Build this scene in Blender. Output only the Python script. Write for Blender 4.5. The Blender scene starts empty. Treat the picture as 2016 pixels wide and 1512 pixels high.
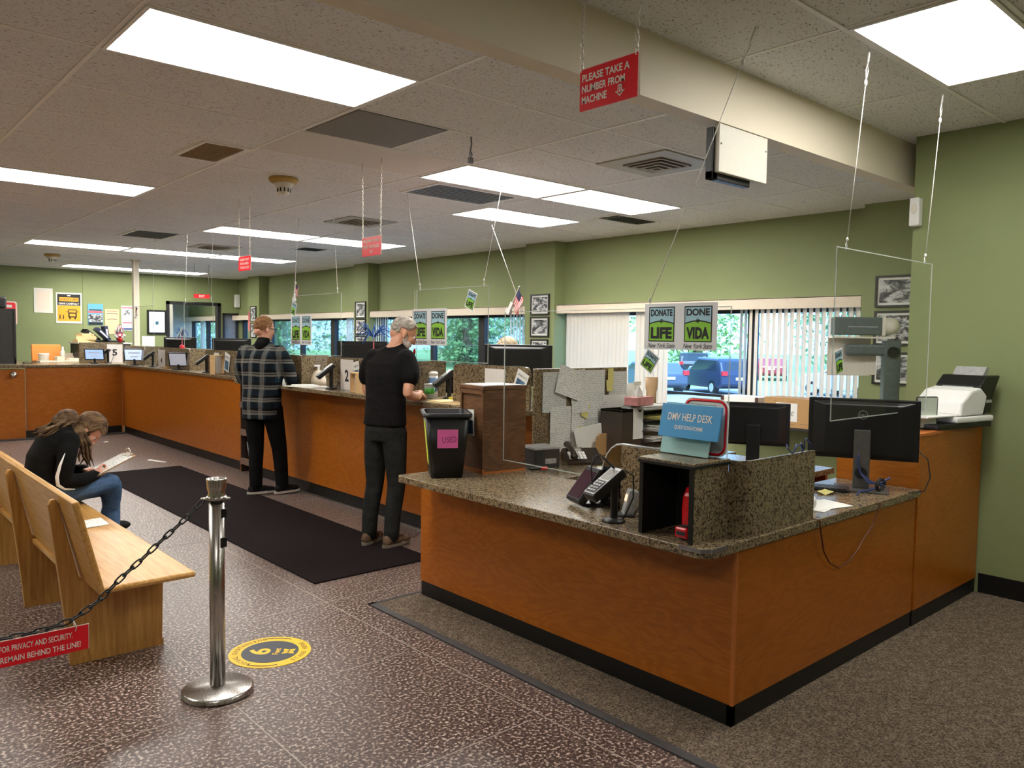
import bpy, bmesh, math, random
from mathutils import Vector, Matrix
random.seed(7)
scene = bpy.context.scene
COL = scene.collection
R = math.radians

# ------------------------------------------------------------------ camera
cam_data = bpy.data.cameras.new('camera')
cam = bpy.data.objects.new('camera', cam_data)
COL.objects.link(cam)
_yaw, _pitch, _roll = 0.842046, -0.056701, 0.013888
_f = Vector((math.cos(_pitch)*math.cos(_yaw), math.cos(_pitch)*math.sin(_yaw), math.sin(_pitch)))
_r = _f.cross(Vector((0, 0, 1))).normalized()
_u = _r.cross(_f)
_r2 = _r*math.cos(_roll) + _u*math.sin(_roll)
_u2 = -_r*math.sin(_roll) + _u*math.cos(_roll)
cam.matrix_world = Matrix(((_r2.x, _u2.x, -_f.x, -1.16343), (_r2.y, _u2.y, -_f.y, -3.79620),
                           (_r2.z, _u2.z, -_f.z, 1.69097), (0, 0, 0, 1)))
cam_data.sensor_width = 36.0
cam_data.lens = 36.0*1555.9/2016.0
cam_data.clip_start = 0.05
cam_data.clip_end = 400
scene.camera = cam

# ------------------------------------------------------------------ sky, sun, exposure
world = bpy.data.worlds.new('sky')
scene.world = world
world.use_nodes = True
_bg = world.node_tree.nodes['Background']
_bg.inputs[0].default_value = (0.50, 0.72, 1.0, 1)
_bg.inputs[1].default_value = 2.3
sun_data = bpy.data.lights.new('sun', 'SUN')
sun_data.energy = 5.0
sun_data.angle = R(2)
sun_data.color = (1.0, 0.97, 0.92)
sun = bpy.data.objects.new('sun', sun_data)
sun.location = (20, -10, 30)
sun.rotation_euler = Vector((.62, .42, -.66)).to_track_quat('-Z', 'Y').to_euler()
COL.objects.link(sun)
LAMP = 9.0
scene.view_settings.view_transform = 'Standard'
scene.view_settings.look = 'None'
scene.view_settings.gamma = 1
scene.view_settings.use_curve_mapping = False
scene.view_settings.exposure = 1.38

# ------------------------------------------------------------------ mesh builder
class MB:
    def __init__(s):
        s.v = []; s.f = []; s.m = []; s.sm = []
    def add(s, vs, fs, mi=0, sm=False):
        o = len(s.v)
        s.v += [tuple(v) for v in vs]
        for f in fs:
            s.f.append([i+o for i in f]); s.m.append(mi); s.sm.append(sm)
        return s
    def box(s, a, b, mi=0, M=None):
        x0, x1 = sorted((a[0], b[0])); y0, y1 = sorted((a[1], b[1])); z0, z1 = sorted((a[2], b[2]))
        vs = [(x0,y0,z0),(x1,y0,z0),(x1,y1,z0),(x0,y1,z0),(x0,y0,z1),(x1,y0,z1),(x1,y1,z1),(x0,y1,z1)]
        if M is not None: vs = [M @ Vector(v) for v in vs]
        return s.add(vs, [(0,3,2,1),(4,5,6,7),(0,1,5,4),(1,2,6,5),(2,3,7,6),(3,0,4,7)], mi)
    def prism(s, poly, h0, h1, plane='xy', mi=0):
        # poly (u,v); plane xy: height z; yz: poly=(y,z) height x; xz: poly=(x,z) height y
        def P(u, v, h):
            return (u, v, h) if plane == 'xy' else ((h, u, v) if plane == 'yz' else (u, h, v))
        n = len(poly)
        vs = [P(u, v, h0) for u, v in poly] + [P(u, v, h1) for u, v in poly]
        fs = [tuple(range(n))[::-1], tuple(range(n, 2*n))] + [(i, (i+1) % n, n+(i+1) % n, n+i) for i in range(n)]
        return s.add(vs, fs, mi)
    def rings(s, rs, mi=0, sm=True, cap=True, closed=False):
        n = len(rs[0]); vs = [v for r in rs for v in r]; fs = []
        for k in range(len(rs)-1):
            for i in range(n):
                fs.append((k*n+i, k*n+(i+1) % n, (k+1)*n+(i+1) % n, (k+1)*n+i))
        if closed:
            k = len(rs)-1
            for i in range(n): fs.append((k*n+i, k*n+(i+1) % n, (i+1) % n, i))
        elif cap:
            fs.append(tuple(range(n))[::-1]); fs.append(tuple((len(rs)-1)*n+i for i in range(n)))
        return s.add(vs, fs, mi, sm)
    def tube(s, pts, r, n=8, mi=0, closed=False, cap=True, flat=None):
        pts = [Vector(p) for p in pts]; m = len(pts); rs = []
        up = None
        for i, p in enumerate(pts):
            if closed: d = pts[(i+1) % m]-pts[i-1]
            else: d = pts[min(i+1, m-1)]-pts[max(i-1, 0)]
            if d.length < 1e-9: d = Vector((0, 0, 1))
            d.normalize()
            if up is None:
                a = Vector((0, 0, 1)) if abs(d.z) < .9 else Vector((1, 0, 0))
                up = (a - d*a.dot(d)).normalized()
            else:
                up = up - d*up.dot(d)
                up = up.normalized() if up.length > 1e-6 else d.orthogonal().normalized()
            w = d.cross(up)
            q = r[i] if isinstance(r, (list, tuple)) else r
            e = flat if flat else 1.0
            rs.append([p + w*(math.cos(2*math.pi*k/n)*q) + up*(math.sin(2*math.pi*k/n)*q*e) for k in range(n)])
        return s.rings(rs, mi, True, cap, closed)
    def cyl(s, p0, p1, r0, r1=None, n=20, mi=0, cap=True):
        r1 = r0 if r1 is None else r1
        p0 = Vector(p0); p1 = Vector(p1); d = (p1-p0).normalized()
        a = Vector((0, 0, 1)) if abs(d.z) < .9 else Vector((1, 0, 0))
        u = (a-d*a.dot(d)).normalized(); w = d.cross(u); o = len(s.v)
        r_a = [p0+(w*math.cos(2*math.pi*k/n)+u*math.sin(2*math.pi*k/n))*r0 for k in range(n)]
        r_b = [p1+(w*math.cos(2*math.pi*k/n)+u*math.sin(2*math.pi*k/n))*r1 for k in range(n)]
        s.rings([r_a, r_b], mi, True, False)
        if cap:
            s.add(r_a, [tuple(range(n))[::-1]], mi); s.add(r_b, [tuple(range(n))], mi)
        return s
    def lathe(s, prof, c=(0, 0, 0), n=28, mi=0, M=None):
        rs = []
        for r, z in prof:
            ring = [Vector((c[0]+r*math.cos(2*math.pi*k/n), c[1]+r*math.sin(2*math.pi*k/n), c[2]+z)) for k in range(n)]
            if M is not None: ring = [M @ v for v in ring]
            rs.append(ring)
        return s.rings(rs, mi, True, True)
    def ell(s, c, r, M=None, n=16, mi=0):
        rs = []; c = Vector(c)
        if not isinstance(r, (tuple, list)): r = (r, r, r)
        for j in range(n//2+1):
            t = math.pi*j/(n//2); t = min(max(t, 1e-3), math.pi-1e-3)
            ring = []
            for k in range(n):
                v = Vector((r[0]*math.sin(t)*math.cos(2*math.pi*k/n), r[1]*math.sin(t)*math.sin(2*math.pi*k/n), -r[2]*math.cos(t)))
                if M is not None: v = M @ v
                ring.append(c+v)
            rs.append(ring)
        return s.rings(rs, mi, True, True)
    def quad(s, a, b, c, d, mi=0):
        return s.add([a, b, c, d], [(0, 1, 2, 3)], mi)
    def join(s, o, M=None, mi=0):
        vs = [M @ Vector(v) for v in o.v] if M is not None else o.v
        base = len(s.v); s.v += [tuple(v) for v in vs]
        for f, m_, q in zip(o.f, o.m, o.sm):
            s.f.append([i+base for i in f]); s.m.append(m_+mi); s.sm.append(q)
        return s

def mesh_of(name, mb, mats, off=None):
    me = bpy.data.meshes.new(name)
    vs = mb.v if off is None else [(v[0]-off[0], v[1]-off[1], v[2]-off[2]) for v in mb.v]
    me.from_pydata(vs, [], mb.f)
    for m in (mats if isinstance(mats, (list, tuple)) else [mats]): me.materials.append(m)
    me.polygons.foreach_set('material_index', mb.m)
    me.polygons.foreach_set('use_smooth', mb.sm)
    me.update()
    return me

def bevel(o, w, seg=2):
    b = o.modifiers.new('bevel', 'BEVEL'); b.width = w; b.segments = seg; b.limit_method = 'ANGLE'; b.angle_limit = R(40)
    b.harden_normals = False
    return o

def thing(name, label, cat, loc=(0, 0, 0), rz=0, group=None):
    o = bpy.data.objects.new(name, None); COL.objects.link(o)
    o.empty_display_size = .05
    o.location = loc; o.rotation_euler = (0, 0, rz)
    o['label'] = label; o['category'] = cat
    if group: o['group'] = group
    return o

def part(name, mb, mats, parent, bev=0, world=False, label=None, stuff=False):
    off = None
    if world:
        q = parent; off = Vector((0, 0, 0))
        while q is not None: off = off+q.location; q = q.parent
    o = bpy.data.objects.new(name, mesh_of(name, mb, mats, off)); COL.objects.link(o)
    o.parent = parent
    if bev: bevel(o, bev)
    if label: o['label'] = label
    if stuff: o['kind'] = 'stuff'
    return o

def solo(name, label, cat, mb, mats, loc=(0, 0, 0), rz=0, group=None, bev=0, world=False):
    o = bpy.data.objects.new(name, mesh_of(name, mb, mats, loc if world else None)); COL.objects.link(o)
    o.location = loc; o.rotation_euler = (0, 0, rz)
    o['label'] = label; o['category'] = cat
    if group: o['group'] = group
    if bev: bevel(o, bev)
    return o

def struct(name, mb, mats, bev=0, parent=None):
    o = bpy.data.objects.new(name, mesh_of(name, mb, mats)); COL.objects.link(o)
    if parent is None: o['kind'] = 'structure'
    else: o.parent = parent
    if bev: bevel(o, bev)
    return o

def dup(root, loc, rz=None, label=None, group=None):
    r = root.copy(); COL.objects.link(r); r.location = loc
    if rz is not None: r.rotation_euler = (0, 0, rz)
    if label: r['label'] = label
    if group: r['group'] = group
    for ch in list(root.children):
        c = ch.copy(); COL.objects.link(c); c.parent = r
        for g in list(ch.children):
            d = g.copy(); COL.objects.link(d); d.parent = c
    return r

def text_mb(txt, w, h, bold=0.0, shear=0.0, ext=0.0, align='CENTER', space=1.0, line=1.0, keep=False):
    """Letters in the xy plane, fitted to a w by h box centred on the origin."""
    cu = bpy.data.curves.new('t', 'FONT'); cu.body = txt; cu.size = 1; cu.align_x = align
    cu.offset = bold; cu.shear = shear; cu.extrude = 0; cu.space_character = space; cu.space_line = line
    cu.resolution_u = 3
    ob = bpy.data.objects.new('t', cu); COL.objects.link(ob)
    dg = bpy.context.evaluated_depsgraph_get(); dg.update()
    me = bpy.data.meshes.new_from_object(ob.evaluated_get(dg))
    vs = [v.co.copy() for v in me.vertices]; fs = [tuple(p.vertices) for p in me.polygons]
    bpy.data.objects.remove(ob); bpy.data.curves.remove(cu); bpy.data.meshes.remove(me)
    mb = MB()
    if not vs: return mb
    x0 = min(v.x for v in vs); x1 = max(v.x for v in vs); y0 = min(v.y for v in vs); y1 = max(v.y for v in vs)
    sx = w/max(x1-x0, 1e-6); sy = h/max(y1-y0, 1e-6)
    if keep: sx = sy = min(sx, sy)
    mb.add([((v.x-(x0+x1)/2)*sx, (v.y-(y0+y1)/2)*sy, 0) for v in vs], fs)
    return mb

def frame_m(o, right, up):
    """Matrix that maps local x to right, y to up, z to right x up, at o."""
    r = Vector(right).normalized(); u = Vector(up); u = (u-r*u.dot(r)).normalized(); n = r.cross(u); o = Vector(o)
    return Matrix(((r.x, u.x, n.x, o.x), (r.y, u.y, n.y, o.y), (r.z, u.z, n.z, o.z), (0, 0, 0, 1)))

def plate(M, w, h, t, mi=0, rc=0.0):
    """A flat board centred on M's origin, front at local z = t/2."""
    mb = MB()
    if rc <= 0:
        mb.box((-w/2, -h/2, -t/2), (w/2, h/2, t/2), mi, M)
    else:
        poly = []
        for cx, cy, a0 in ((w/2-rc, h/2-rc, 0), (-w/2+rc, h/2-rc, 90), (-w/2+rc, -h/2+rc, 180), (w/2-rc, -h/2+rc, 270)):
            for k in range(6):
                a = R(a0+18*k); poly.append((cx+rc*math.cos(a), cy+rc*math.sin(a)))
        q = MB().prism(poly, -t/2, t/2, 'xy', mi); mb.join(q, M)
    return mb

def T(x, y, z): return Matrix.Translation((x, y, z))
def RX(a): return Matrix.Rotation(a, 4, 'X')
def RY(a): return Matrix.Rotation(a, 4, 'Y')
def RZ(a): return Matrix.Rotation(a, 4, 'Z')

# ------------------------------------------------------------------ materials
def srgb(r, g, b):
    f = lambda c: c/12.92 if c <= .04045 else ((c+.055)/1.055)**2.4
    return (f(r/255), f(g/255), f(b/255), 1)

class N:
    """Small node-tree writer."""
    def __init__(s, name):
        s.mat = bpy.data.materials.new(name); s.mat.use_nodes = True
        s.t = s.mat.node_tree; s.b = s.t.nodes['Principled BSDF']; s.out = s.t.nodes['Material Output']
        s.co = None
    def new(s, k, **kw):
        n = s.t.nodes.new(k)
        for a, b in kw.items(): setattr(n, a, b)
        return n
    def link(s, a, b): s.t.links.new(a, b)
    def obj(s):
        if s.co is None: s.co = s.new('ShaderNodeTexCoord')
        return s.co.outputs['Object']
    def mapped(s, sc=(1, 1, 1), rot=(0, 0, 0), loc=(0, 0, 0)):
        m = s.new('ShaderNodeMapping'); s.link(s.obj(), m.inputs[0])
        m.inputs['Scale'].default_value = sc; m.inputs['Rotation'].default_value = rot; m.inputs['Location'].default_value = loc
        return m.outputs[0]
    def noise(s, vec, scale, detail=3, rough=.55, dist=0):
        n = s.new('ShaderNodeTexNoise'); s.link(vec, n.inputs['Vector'])
        n.inputs['Scale'].default_value = scale; n.inputs['Detail'].default_value = detail
        n.inputs['Roughness'].default_value = rough; n.inputs['Distortion'].default_value = dist
        return n.outputs['Fac']
    def ramp(s, fac, stops, interp='LINEAR'):
        n = s.new('ShaderNodeValToRGB'); s.link(fac, n.inputs[0]); e = n.color_ramp.elements
        n.color_ramp.interpolation = interp
        while len(e) < len(stops): e.new(.5)
        for q, (p, c) in zip(e, stops): q.position = p; q.color = c
        return n.outputs[0]
    def mix(s, fac, a, b, mode='MIX'):
        n = s.new('ShaderNodeMix'); n.data_type = 'RGBA'; n.blend_type = mode
        for i, q in ((0, fac), (6, a), (7, b)):
            if hasattr(q, 'is_linked') or hasattr(q, 'links'): s.link(q, n.inputs[i])
            else: n.inputs[i].default_value = q
        return n.outputs[2]
    def math(s, op, a, b=0.0, c=None):
        n = s.new('ShaderNodeMath'); n.operation = op
        for i, q in enumerate((a, b) if c is None else (a, b, c)):
            if hasattr(q, 'links'): s.link(q, n.inputs[i])
            else: n.inputs[i].default_value = q
        return n.outputs[0]
    def sep(s, vec):
        n = s.new('ShaderNodeSeparateXYZ'); s.link(vec, n.inputs[0]); return n.outputs
    def bump(s, h, strength=.3, dist=.01):
        n = s.new('ShaderNodeBump'); s.link(h, n.inputs['Height'])
        n.inputs['Strength'].default_value = strength; n.inputs['Distance'].default_value = dist
        s.link(n.outputs[0], s.b.inputs['Normal'])
    def set(s, col=None, rough=None, metal=None, spec=None):
        if col is not None:
            if hasattr(col, 'links'): s.link(col, s.b.inputs['Base Color'])
            else: s.b.inputs['Base Color'].default_value = col
        if rough is not None: s.b.inputs['Roughness'].default_value = rough
        if metal is not None: s.b.inputs['Metallic'].default_value = metal
        if spec is not None: s.b.inputs['Specular IOR Level'].default_value = spec
        return s.mat

def pm(name, col, rough=.5, metal=0, var=.12, scale=30, spec=.5, bump=0, stretch=(1, 1, 1)):
    """Plain surface with a little procedural mottling."""
    n = N(name); v = n.mapped(stretch); f = n.noise(v, scale)
    d = tuple(c*(1-var) for c in col[:3])+(1,); l = tuple(min(1, c*(1+var)) for c in col[:3])+(1,)
    c = n.ramp(f, [(.3, d), (.7, l)])
    if bump: n.bump(f, bump, .004)
    return n.set(c, rough, metal, spec)

def glow(name, col, strength):
    n = N(name); n.b.inputs['Base Color'].default_value = (.8, .8, .8, 1)
    f = n.noise(n.obj(), 3); c = n.ramp(f, [(0, tuple(q*.98 for q in col[:3])+(1,)), (1, col)])
    n.link(c, n.b.inputs['Emission Color']); n.b.inputs['Emission Strength'].default_value = strength
    return n.mat

# ---- walls, ceiling, floor
def m_wall():
    n = N('green_paint'); f = n.noise(n.obj(), 1.3, 4); g = n.noise(n.obj(), 180, 2)
    c = n.ramp(f, [(.25, srgb(134, 144, 98)), (.75, srgb(142, 152, 106))])
    n.bump(g, .08, .002); return n.set(c, .6, 0, .3)
M_WALL = m_wall()
def m_tile():
    n = N('acoustic_tile')
    v = n.mapped((1, 2.3, 1)); a = n.noise(v, 55, 2, .6, .6)
    pits = n.ramp(a, [(.33, (0, 0, 0, 1)), (.39, (1, 1, 1, 1))])
    big = n.noise(n.obj(), .5, 2)
    base = n.ramp(big, [(.3, srgb(230, 232, 232)), (.7, srgb(238, 240, 240))])
    c = n.mix(pits, srgb(128, 116, 104), base)
    n.bump(pits, .5, .004); return n.set(c, .85, 0, .2)
M_TILE = m_tile()
M_TBAR = pm('white_grid_metal', srgb(244, 244, 240), .4, 0, .03)
M_BEAM = pm('cream_paint', srgb(236, 226, 202), .55, 0, .02, 2)
def m_terrazzo():
    n = N('terrazzo')
    f = n.noise(n.obj(), 64, 2, .55); g = n.noise(n.obj(), 130, 2)
    chips = n.ramp(f, [(.34, srgb(58, 44, 41)), (.46, srgb(80, 63, 58)), (.53, srgb(104, 85, 78)), (.565, srgb(134, 114, 104)), (.60, srgb(178, 160, 146)), (.70, srgb(208, 194, 180))])
    c = n.mix(n.ramp(g, [(.34, (0, 0, 0, 1)), (.40, (1, 1, 1, 1))]), srgb(66, 52, 48), chips)
    wear = n.noise(n.obj(), .7, 3)
    c = n.mix(n.math('MULTIPLY', n.ramp(wear, [(.4, (0, 0, 0, 1)), (.7, (1, 1, 1, 1))]), .22), c, srgb(134, 118, 110))
    n.set(c, .34, 0, .5); return n.mat
M_TERR = m_terrazzo()
M_STRIP = pm('divider_strip', srgb(172, 160, 150), .4, 0, .08)
def m_carpet(name, a, b, sc=190):
    n = N(name); f = n.noise(n.mapped((1, 1, 1)), sc, 3, .7); g = n.noise(n.obj(), 22, 3, .6)
    c = n.ramp(f, [(.36, a), (.62, b)])
    c = n.mix(n.math('MULTIPLY', n.ramp(g, [(.4, (0, 0, 0, 1)), (.6, (1, 1, 1, 1))]), .35), c, a)
    n.bump(f, .9, .006); return n.set(c, .95, 0, .1)
M_CARPET = m_carpet('ribbed_carpet', srgb(60, 52, 45), srgb(142, 126, 107), 95)
M_MAT = m_carpet('dark_mat', srgb(28, 23, 24), srgb(42, 34, 36), 300)
M_RUBBER = pm('rubber_edge', srgb(66, 64, 64), .6)
M_BLACKBASE = pm('black_vinyl', srgb(11, 11, 11), .45)

# ---- counters
def m_veneer(name, a, b, c3, rough=.32):
    n = N(name)
    v = n.mapped((1, 1, 3.2)); d = n.noise(v, 1.6, 3, .5, .5)
    rings = n.math('SINE', n.math('MULTIPLY', d, 70.0))
    g = n.noise(n.mapped((1.2, 1.2, 24)), 9, 4, .6)
    f = n.math('ADD', n.math('MULTIPLY', rings, .085), n.math('MULTIPLY', g, .95))
    c = n.ramp(f, [(.25, a), (.5, b), (.72, c3)])
    return n.set(c, rough, 0, .5)
M_VENEER = m_veneer('orange_veneer', srgb(152, 82, 14), srgb(167, 93, 19), srgb(181, 105, 28))
M_VENEER_EDGE = pm('veneer_edge', srgb(186, 108, 48), .4, 0, .06)
def m_granite():
    n = N('speckled_laminate')
    v = n.new('ShaderNodeTexVoronoi'); v.inputs['Scale'].default_value = 120; n.link(n.mapped((1, 1, 1)), v.inputs['Vector'])
    w = n.noise(n.obj(), 105, 4, .7, .8); x = n.sep(v.outputs['Color'])[1]
    f = n.math('ADD', n.math('MULTIPLY', w, .75), n.math('MULTIPLY', x, .28))
    c = n.ramp(f, [(.33, srgb(36, 31, 26)), (.43, srgb(82, 70, 54)), (.5, srgb(122, 106, 82)), (.58, srgb(150, 132, 101)), (.68, srgb(114, 99, 78)), (.80, srgb(178, 159, 126))])
    return n.set(c, .25, 0, .5)
M_GRAN = m_granite()
M_STEELTAPE = pm('silver_tape', srgb(150, 150, 155), .3, .8, .05)
M_BLACK = pm('black_plastic', srgb(12, 12, 13), .42, 0, .1)
M_BLACK_MATT = pm('matt_black_board', srgb(14, 14, 14), .6, 0, .1)
M_DARKGREY = pm('charcoal_plastic', srgb(46, 46, 48), .45)
M_GREY = pm('grey_plastic', srgb(120, 122, 124), .45)
M_SILVER = pm('silver_plastic', srgb(178, 180, 180), .35, .3)
M_WHITE = pm('white_plastic', srgb(232, 232, 228), .4, 0, .02)
M_CREAM = pm('beige_vinyl', srgb(226, 212, 190), .5, 0, .03)
M_OFFWHITE = pm('offwhite_paint', srgb(226, 222, 208), .5, 0, .02)
M_RED = pm('red_acrylic', srgb(244, 22, 40), .3, 0, .03)
M_REDEDGE = pm('white_acrylic_edge', srgb(240, 214, 200), .3, 0, .03)
M_LETTER = pm('white_lettering', srgb(244, 240, 228), .5, 0, .01)
M_INK = pm('black_ink', srgb(22, 22, 24), .6, 0, .05)
M_INKGREY = pm('grey_ink', srgb(120, 120, 120), .6, 0, .05)
def m_steel():
    n = N('brushed_steel'); f = n.noise(n.mapped((1, 1, .02)), 220, 2); g = n.ramp(f, [(.3, srgb(172, 168, 162)), (.7, srgb(206, 202, 196))])
    n.link(n.ramp(f, [(.3, (.24,)*3+(1,)), (.7, (.36,)*3+(1,))]), n.b.inputs['Roughness'])
    return n.set(g, None, 1.0)
M_STEEL = m_steel()
def m_oak():
    n = N('golden_oak')
    g = n.noise(n.mapped((14, .9, 14)), 4, 4, .6, .3); v = n.sep(n.obj())
    c = n.ramp(g, [(.3, srgb(178, 128, 62)), (.55, srgb(206, 158, 88)), (.75, srgb(218, 174, 106))])
    return n.set(c, .3, 0, .5)
M_OAK = m_oak()
def m_oakv():
    n = N('golden_oak_staves')
    s = n.sep(n.obj()); k = n.math('FLOOR', n.math('MULTIPLY', s[0], 14.0))
    w = n.new('ShaderNodeTexWhiteNoise'); w.noise_dimensions = '1D'; n.link(k, w.inputs['W'])
    g = n.noise(n.mapped((16, 16, .8)), 4, 4, .6, .3)
    c = n.ramp(g, [(.3, srgb(172, 120, 56)), (.55, srgb(200, 150, 80)), (.75, srgb(214, 168, 98))])
    c = n.mix(n.math('MULTIPLY', w.outputs['Value'], .45), c, srgb(156, 104, 50))
    return n.set(c, .35, 0, .5)
M_OAKV = m_oakv()
M_WALNUT = m_veneer('walnut_laminate', srgb(82, 54, 34), srgb(106, 72, 46), srgb(124, 88, 58), .45)
def m_acrylic(name='clear_acrylic', tint=(.965, .975, .97, 1), refl=.10):
    m = bpy.data.materials.new(name); m.use_nodes = True; t = m.node_tree; t.nodes.clear()
    o = t.nodes.new('ShaderNodeOutputMaterial'); mx = t.nodes.new('ShaderNodeMixShader')
    tr = t.nodes.new('ShaderNodeBsdfTransparent'); gl = t.nodes.new('ShaderNodeBsdfGlossy')
    lw = t.nodes.new('ShaderNodeFresnel'); lw.inputs[0].default_value = 1.4
    tc = t.nodes.new('ShaderNodeTexCoord'); nz = t.nodes.new('ShaderNodeTexNoise'); nz.inputs['Scale'].default_value = 2
    rp = t.nodes.new('ShaderNodeValToRGB'); rp.color_ramp.elements[0].color = tint; rp.color_ramp.elements[1].color = tuple(min(1, q+.012) for q in tint[:3])+(1,)
    t.links.new(tc.outputs['Object'], nz.inputs['Vector']); t.links.new(nz.outputs['Fac'], rp.inputs[0]); t.links.new(rp.outputs[0], tr.inputs[0])
    mm = t.nodes.new('ShaderNodeMath'); mm.operation = 'MULTIPLY'; mm.inputs[1].default_value = refl*10
    t.links.new(lw.outputs[0], mm.inputs[0]); t.links.new(mm.outputs[0], mx.inputs[0])
    gl.inputs['Roughness'].default_value = .03
    t.links.new(tr.outputs[0], mx.inputs[1]); t.links.new(gl.outputs[0], mx.inputs[2]); t.links.new(mx.outputs[0], o.inputs[0])
    return m
M_ACRYL = m_acrylic('clear_acrylic', refl=.06)
def m_edge():
    n = N('acrylic_edge'); f = n.noise(n.obj(), 4); n.set(n.ramp(f, [(.3, srgb(196, 206, 198)), (.7, srgb(214, 222, 214))]), .3, 0, .5)
    n.b.inputs['Alpha'].default_value = .42; return n.mat
M_ACRYL_EDGE = m_edge()
M_SMOKED = m_acrylic('smoked_plastic', (.10, .105, .115, 1), .08)
M_GLASS = m_acrylic('window_glass', (.66, .83, .99, 1), .06)
M_LIGHT = glow('lit_diffuser', (1.0, .965, .91, 1), LAMP)
M_SCREEN = glow('blue_screen', srgb(78, 150, 214), .42)
M_SCREEN_PALE = glow('pale_screen', srgb(170, 200, 238), .42)
M_SCREEN_DARK = glow('dim_blue_screen', srgb(44, 70, 112), .3)
def m_slat():
    n = N('vinyl_blind'); f = n.noise(n.mapped((1, 60, .3)), 2); c = n.ramp(f, [(.3, srgb(222, 208, 184)), (.7, srgb(232, 220, 198))])
    n.set(c, .5, 0, .3)
    tl = n.new('ShaderNodeBsdfTranslucent'); tl.inputs[0].default_value = srgb(232, 224, 206); mx = n.new('ShaderNodeMixShader'); mx.inputs[0].default_value = .22
    n.link(n.b.outputs[0], mx.inputs[1]); n.link(tl.outputs[0], mx.inputs[2]); n.link(mx.outputs[0], n.out.inputs[0]); return n.mat
M_SLAT = m_slat()
def m_page(name, col=srgb(234, 234, 228), ink=srgb(180, 181, 182), rows=62, lo=.5):
    """Paper with lines of small print (thin broken rows)."""
    n = N(name); s = n.sep(n.obj())
    row = n.math('MULTIPLY', s[1], float(rows)); fr = n.math('FRACT', row)
    on = n.math('LESS_THAN', fr, .34)
    k = n.math('FLOOR', row)
    cv = n.new('ShaderNodeCombineXYZ'); n.link(n.math('MULTIPLY', s[0], 60.0), cv.inputs[0]); n.link(n.math('MULTIPLY', k, 7.3), cv.inputs[1])
    w = n.noise(cv.outputs[0], 1.0, 1); on2 = n.math('GREATER_THAN', w, lo)
    c = n.mix(n.math('MULTIPLY', on, on2), col, ink)
    return n.set(c, .7, 0, .2)
M_PAGE = m_page('printed_page')
M_PAGE2 = m_page('dense_printed_page', srgb(230, 231, 224), srgb(184, 185, 186), 75, .46)
M_PAGE3 = m_page('pale_printed_page', srgb(212, 214, 208), srgb(168, 168, 168), 60, .52)
M_PAPER = pm('white_paper', srgb(232, 232, 226), .7, 0, .02)
M_YELLOWPAPER = pm('yellow_note', srgb(226, 218, 140), .7, 0, .03)
M_MANILA = pm('manila_paper', srgb(216, 190, 140), .7, 0, .04)
M_CARD = pm('brown_cardboard', srgb(184, 144, 94), .75, 0, .05)
M_WOODPALE = pm('pale_wood', srgb(206, 172, 124), .5, 0, .08, 12)
def m_photo(name, sc):
    n = N(name); f = n.noise(n.mapped((1, 1, 1.6)), sc, 5, .6, .4); c = n.ramp(f, [(.36, srgb(22, 22, 24)), (.48, srgb(96, 98, 100)), (.56, srgb(190, 192, 192)), (.7, srgb(226, 226, 224))])
    return n.set(c, .3, 0, .5)
M_PHOTO = m_photo('grey_photograph', 14)
M_PHOTO2 = m_photo('grey_photograph_wide', 9)
M_SKIN = pm('fair_skin', srgb(214, 158, 128), .5, 0, .06, 40)
M_SKIN2 = pm('rosy_skin', srgb(222, 164, 138), .5, 0, .05, 40)
M_CHAIN = pm('chain_plastic', srgb(18, 17, 17), .35)
M_WIRE = pm('white_cord', srgb(226, 224, 214), .5)
M_WIRE_GREY = pm('steel_cable', srgb(150, 148, 140), .35, .7)
M_NICKEL = pm('nickel_links', srgb(214, 208, 194), .3, .7)
M_CABLE = pm('black_cable', srgb(16, 16, 17), .5)
M_BLUECABLE = pm('blue_cable', srgb(44, 60, 110), .5)

# ================================================================== the room
H = 3.169
XW = 7.48          # window wall
YB = 16.87         # back wall
fl = MB().box((-6, -8, -.12), (XW+.3, 21.5, 0)); floor = struct('floor', fl, M_TERR)
st = MB()
for x in (.254, 1.262): st.box((x-.003, -8, 0), (x+.003, 10.9, .0012))
for x in (-.75, -1.75): st.box((x-.003, -8, 0), (x+.003, 10.9, .0012))
for k in range(-6, 11):
    y = -.32+.99*k
    st.box((-6, y-.003, 0), (2.84 if y > .5 else 1.2, y+.003, .0012))
struct('floor_divider_strips', st, M_STRIP, parent=floor)

ceil = struct('ceiling', MB().box((-6, -8, H), (XW+.3, 21.5, H+.12)), M_TILE)
g = MB()
for i in range(-4, 5):
    x = 1.524*i; g.box((x-.012, -1.22, H-.006), (x+.012, YB, H))
for j in range(-1, 22):
    y = .762*j+.0; g.box((-6, y-.008, H-.004), (XW, y+.008, H))
for i, j0 in ((2, 1), (2, 10), (4, 8)):
    pass
g.box((2.286-.01, .762, H-.006), (2.286+.01, 1.524, H))
for k in range(0, 8):
    y = -1.985-.61*k; g.box((-6, y-.012, H-.006), (4.78, y+.012, H))
for k in range(-6, 2):
    x = 2.505+1.235*k; g.box((x-.01, -8, H-.005), (x+.01, -1.33, H))
struct('ceiling_grid', g, M_TBAR, parent=ceil)
struct('trim_1', MB().box((-6, -1.335, 2.858), (XW, -1.222, H)), M_BEAM)   # the boxed-in beam

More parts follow.
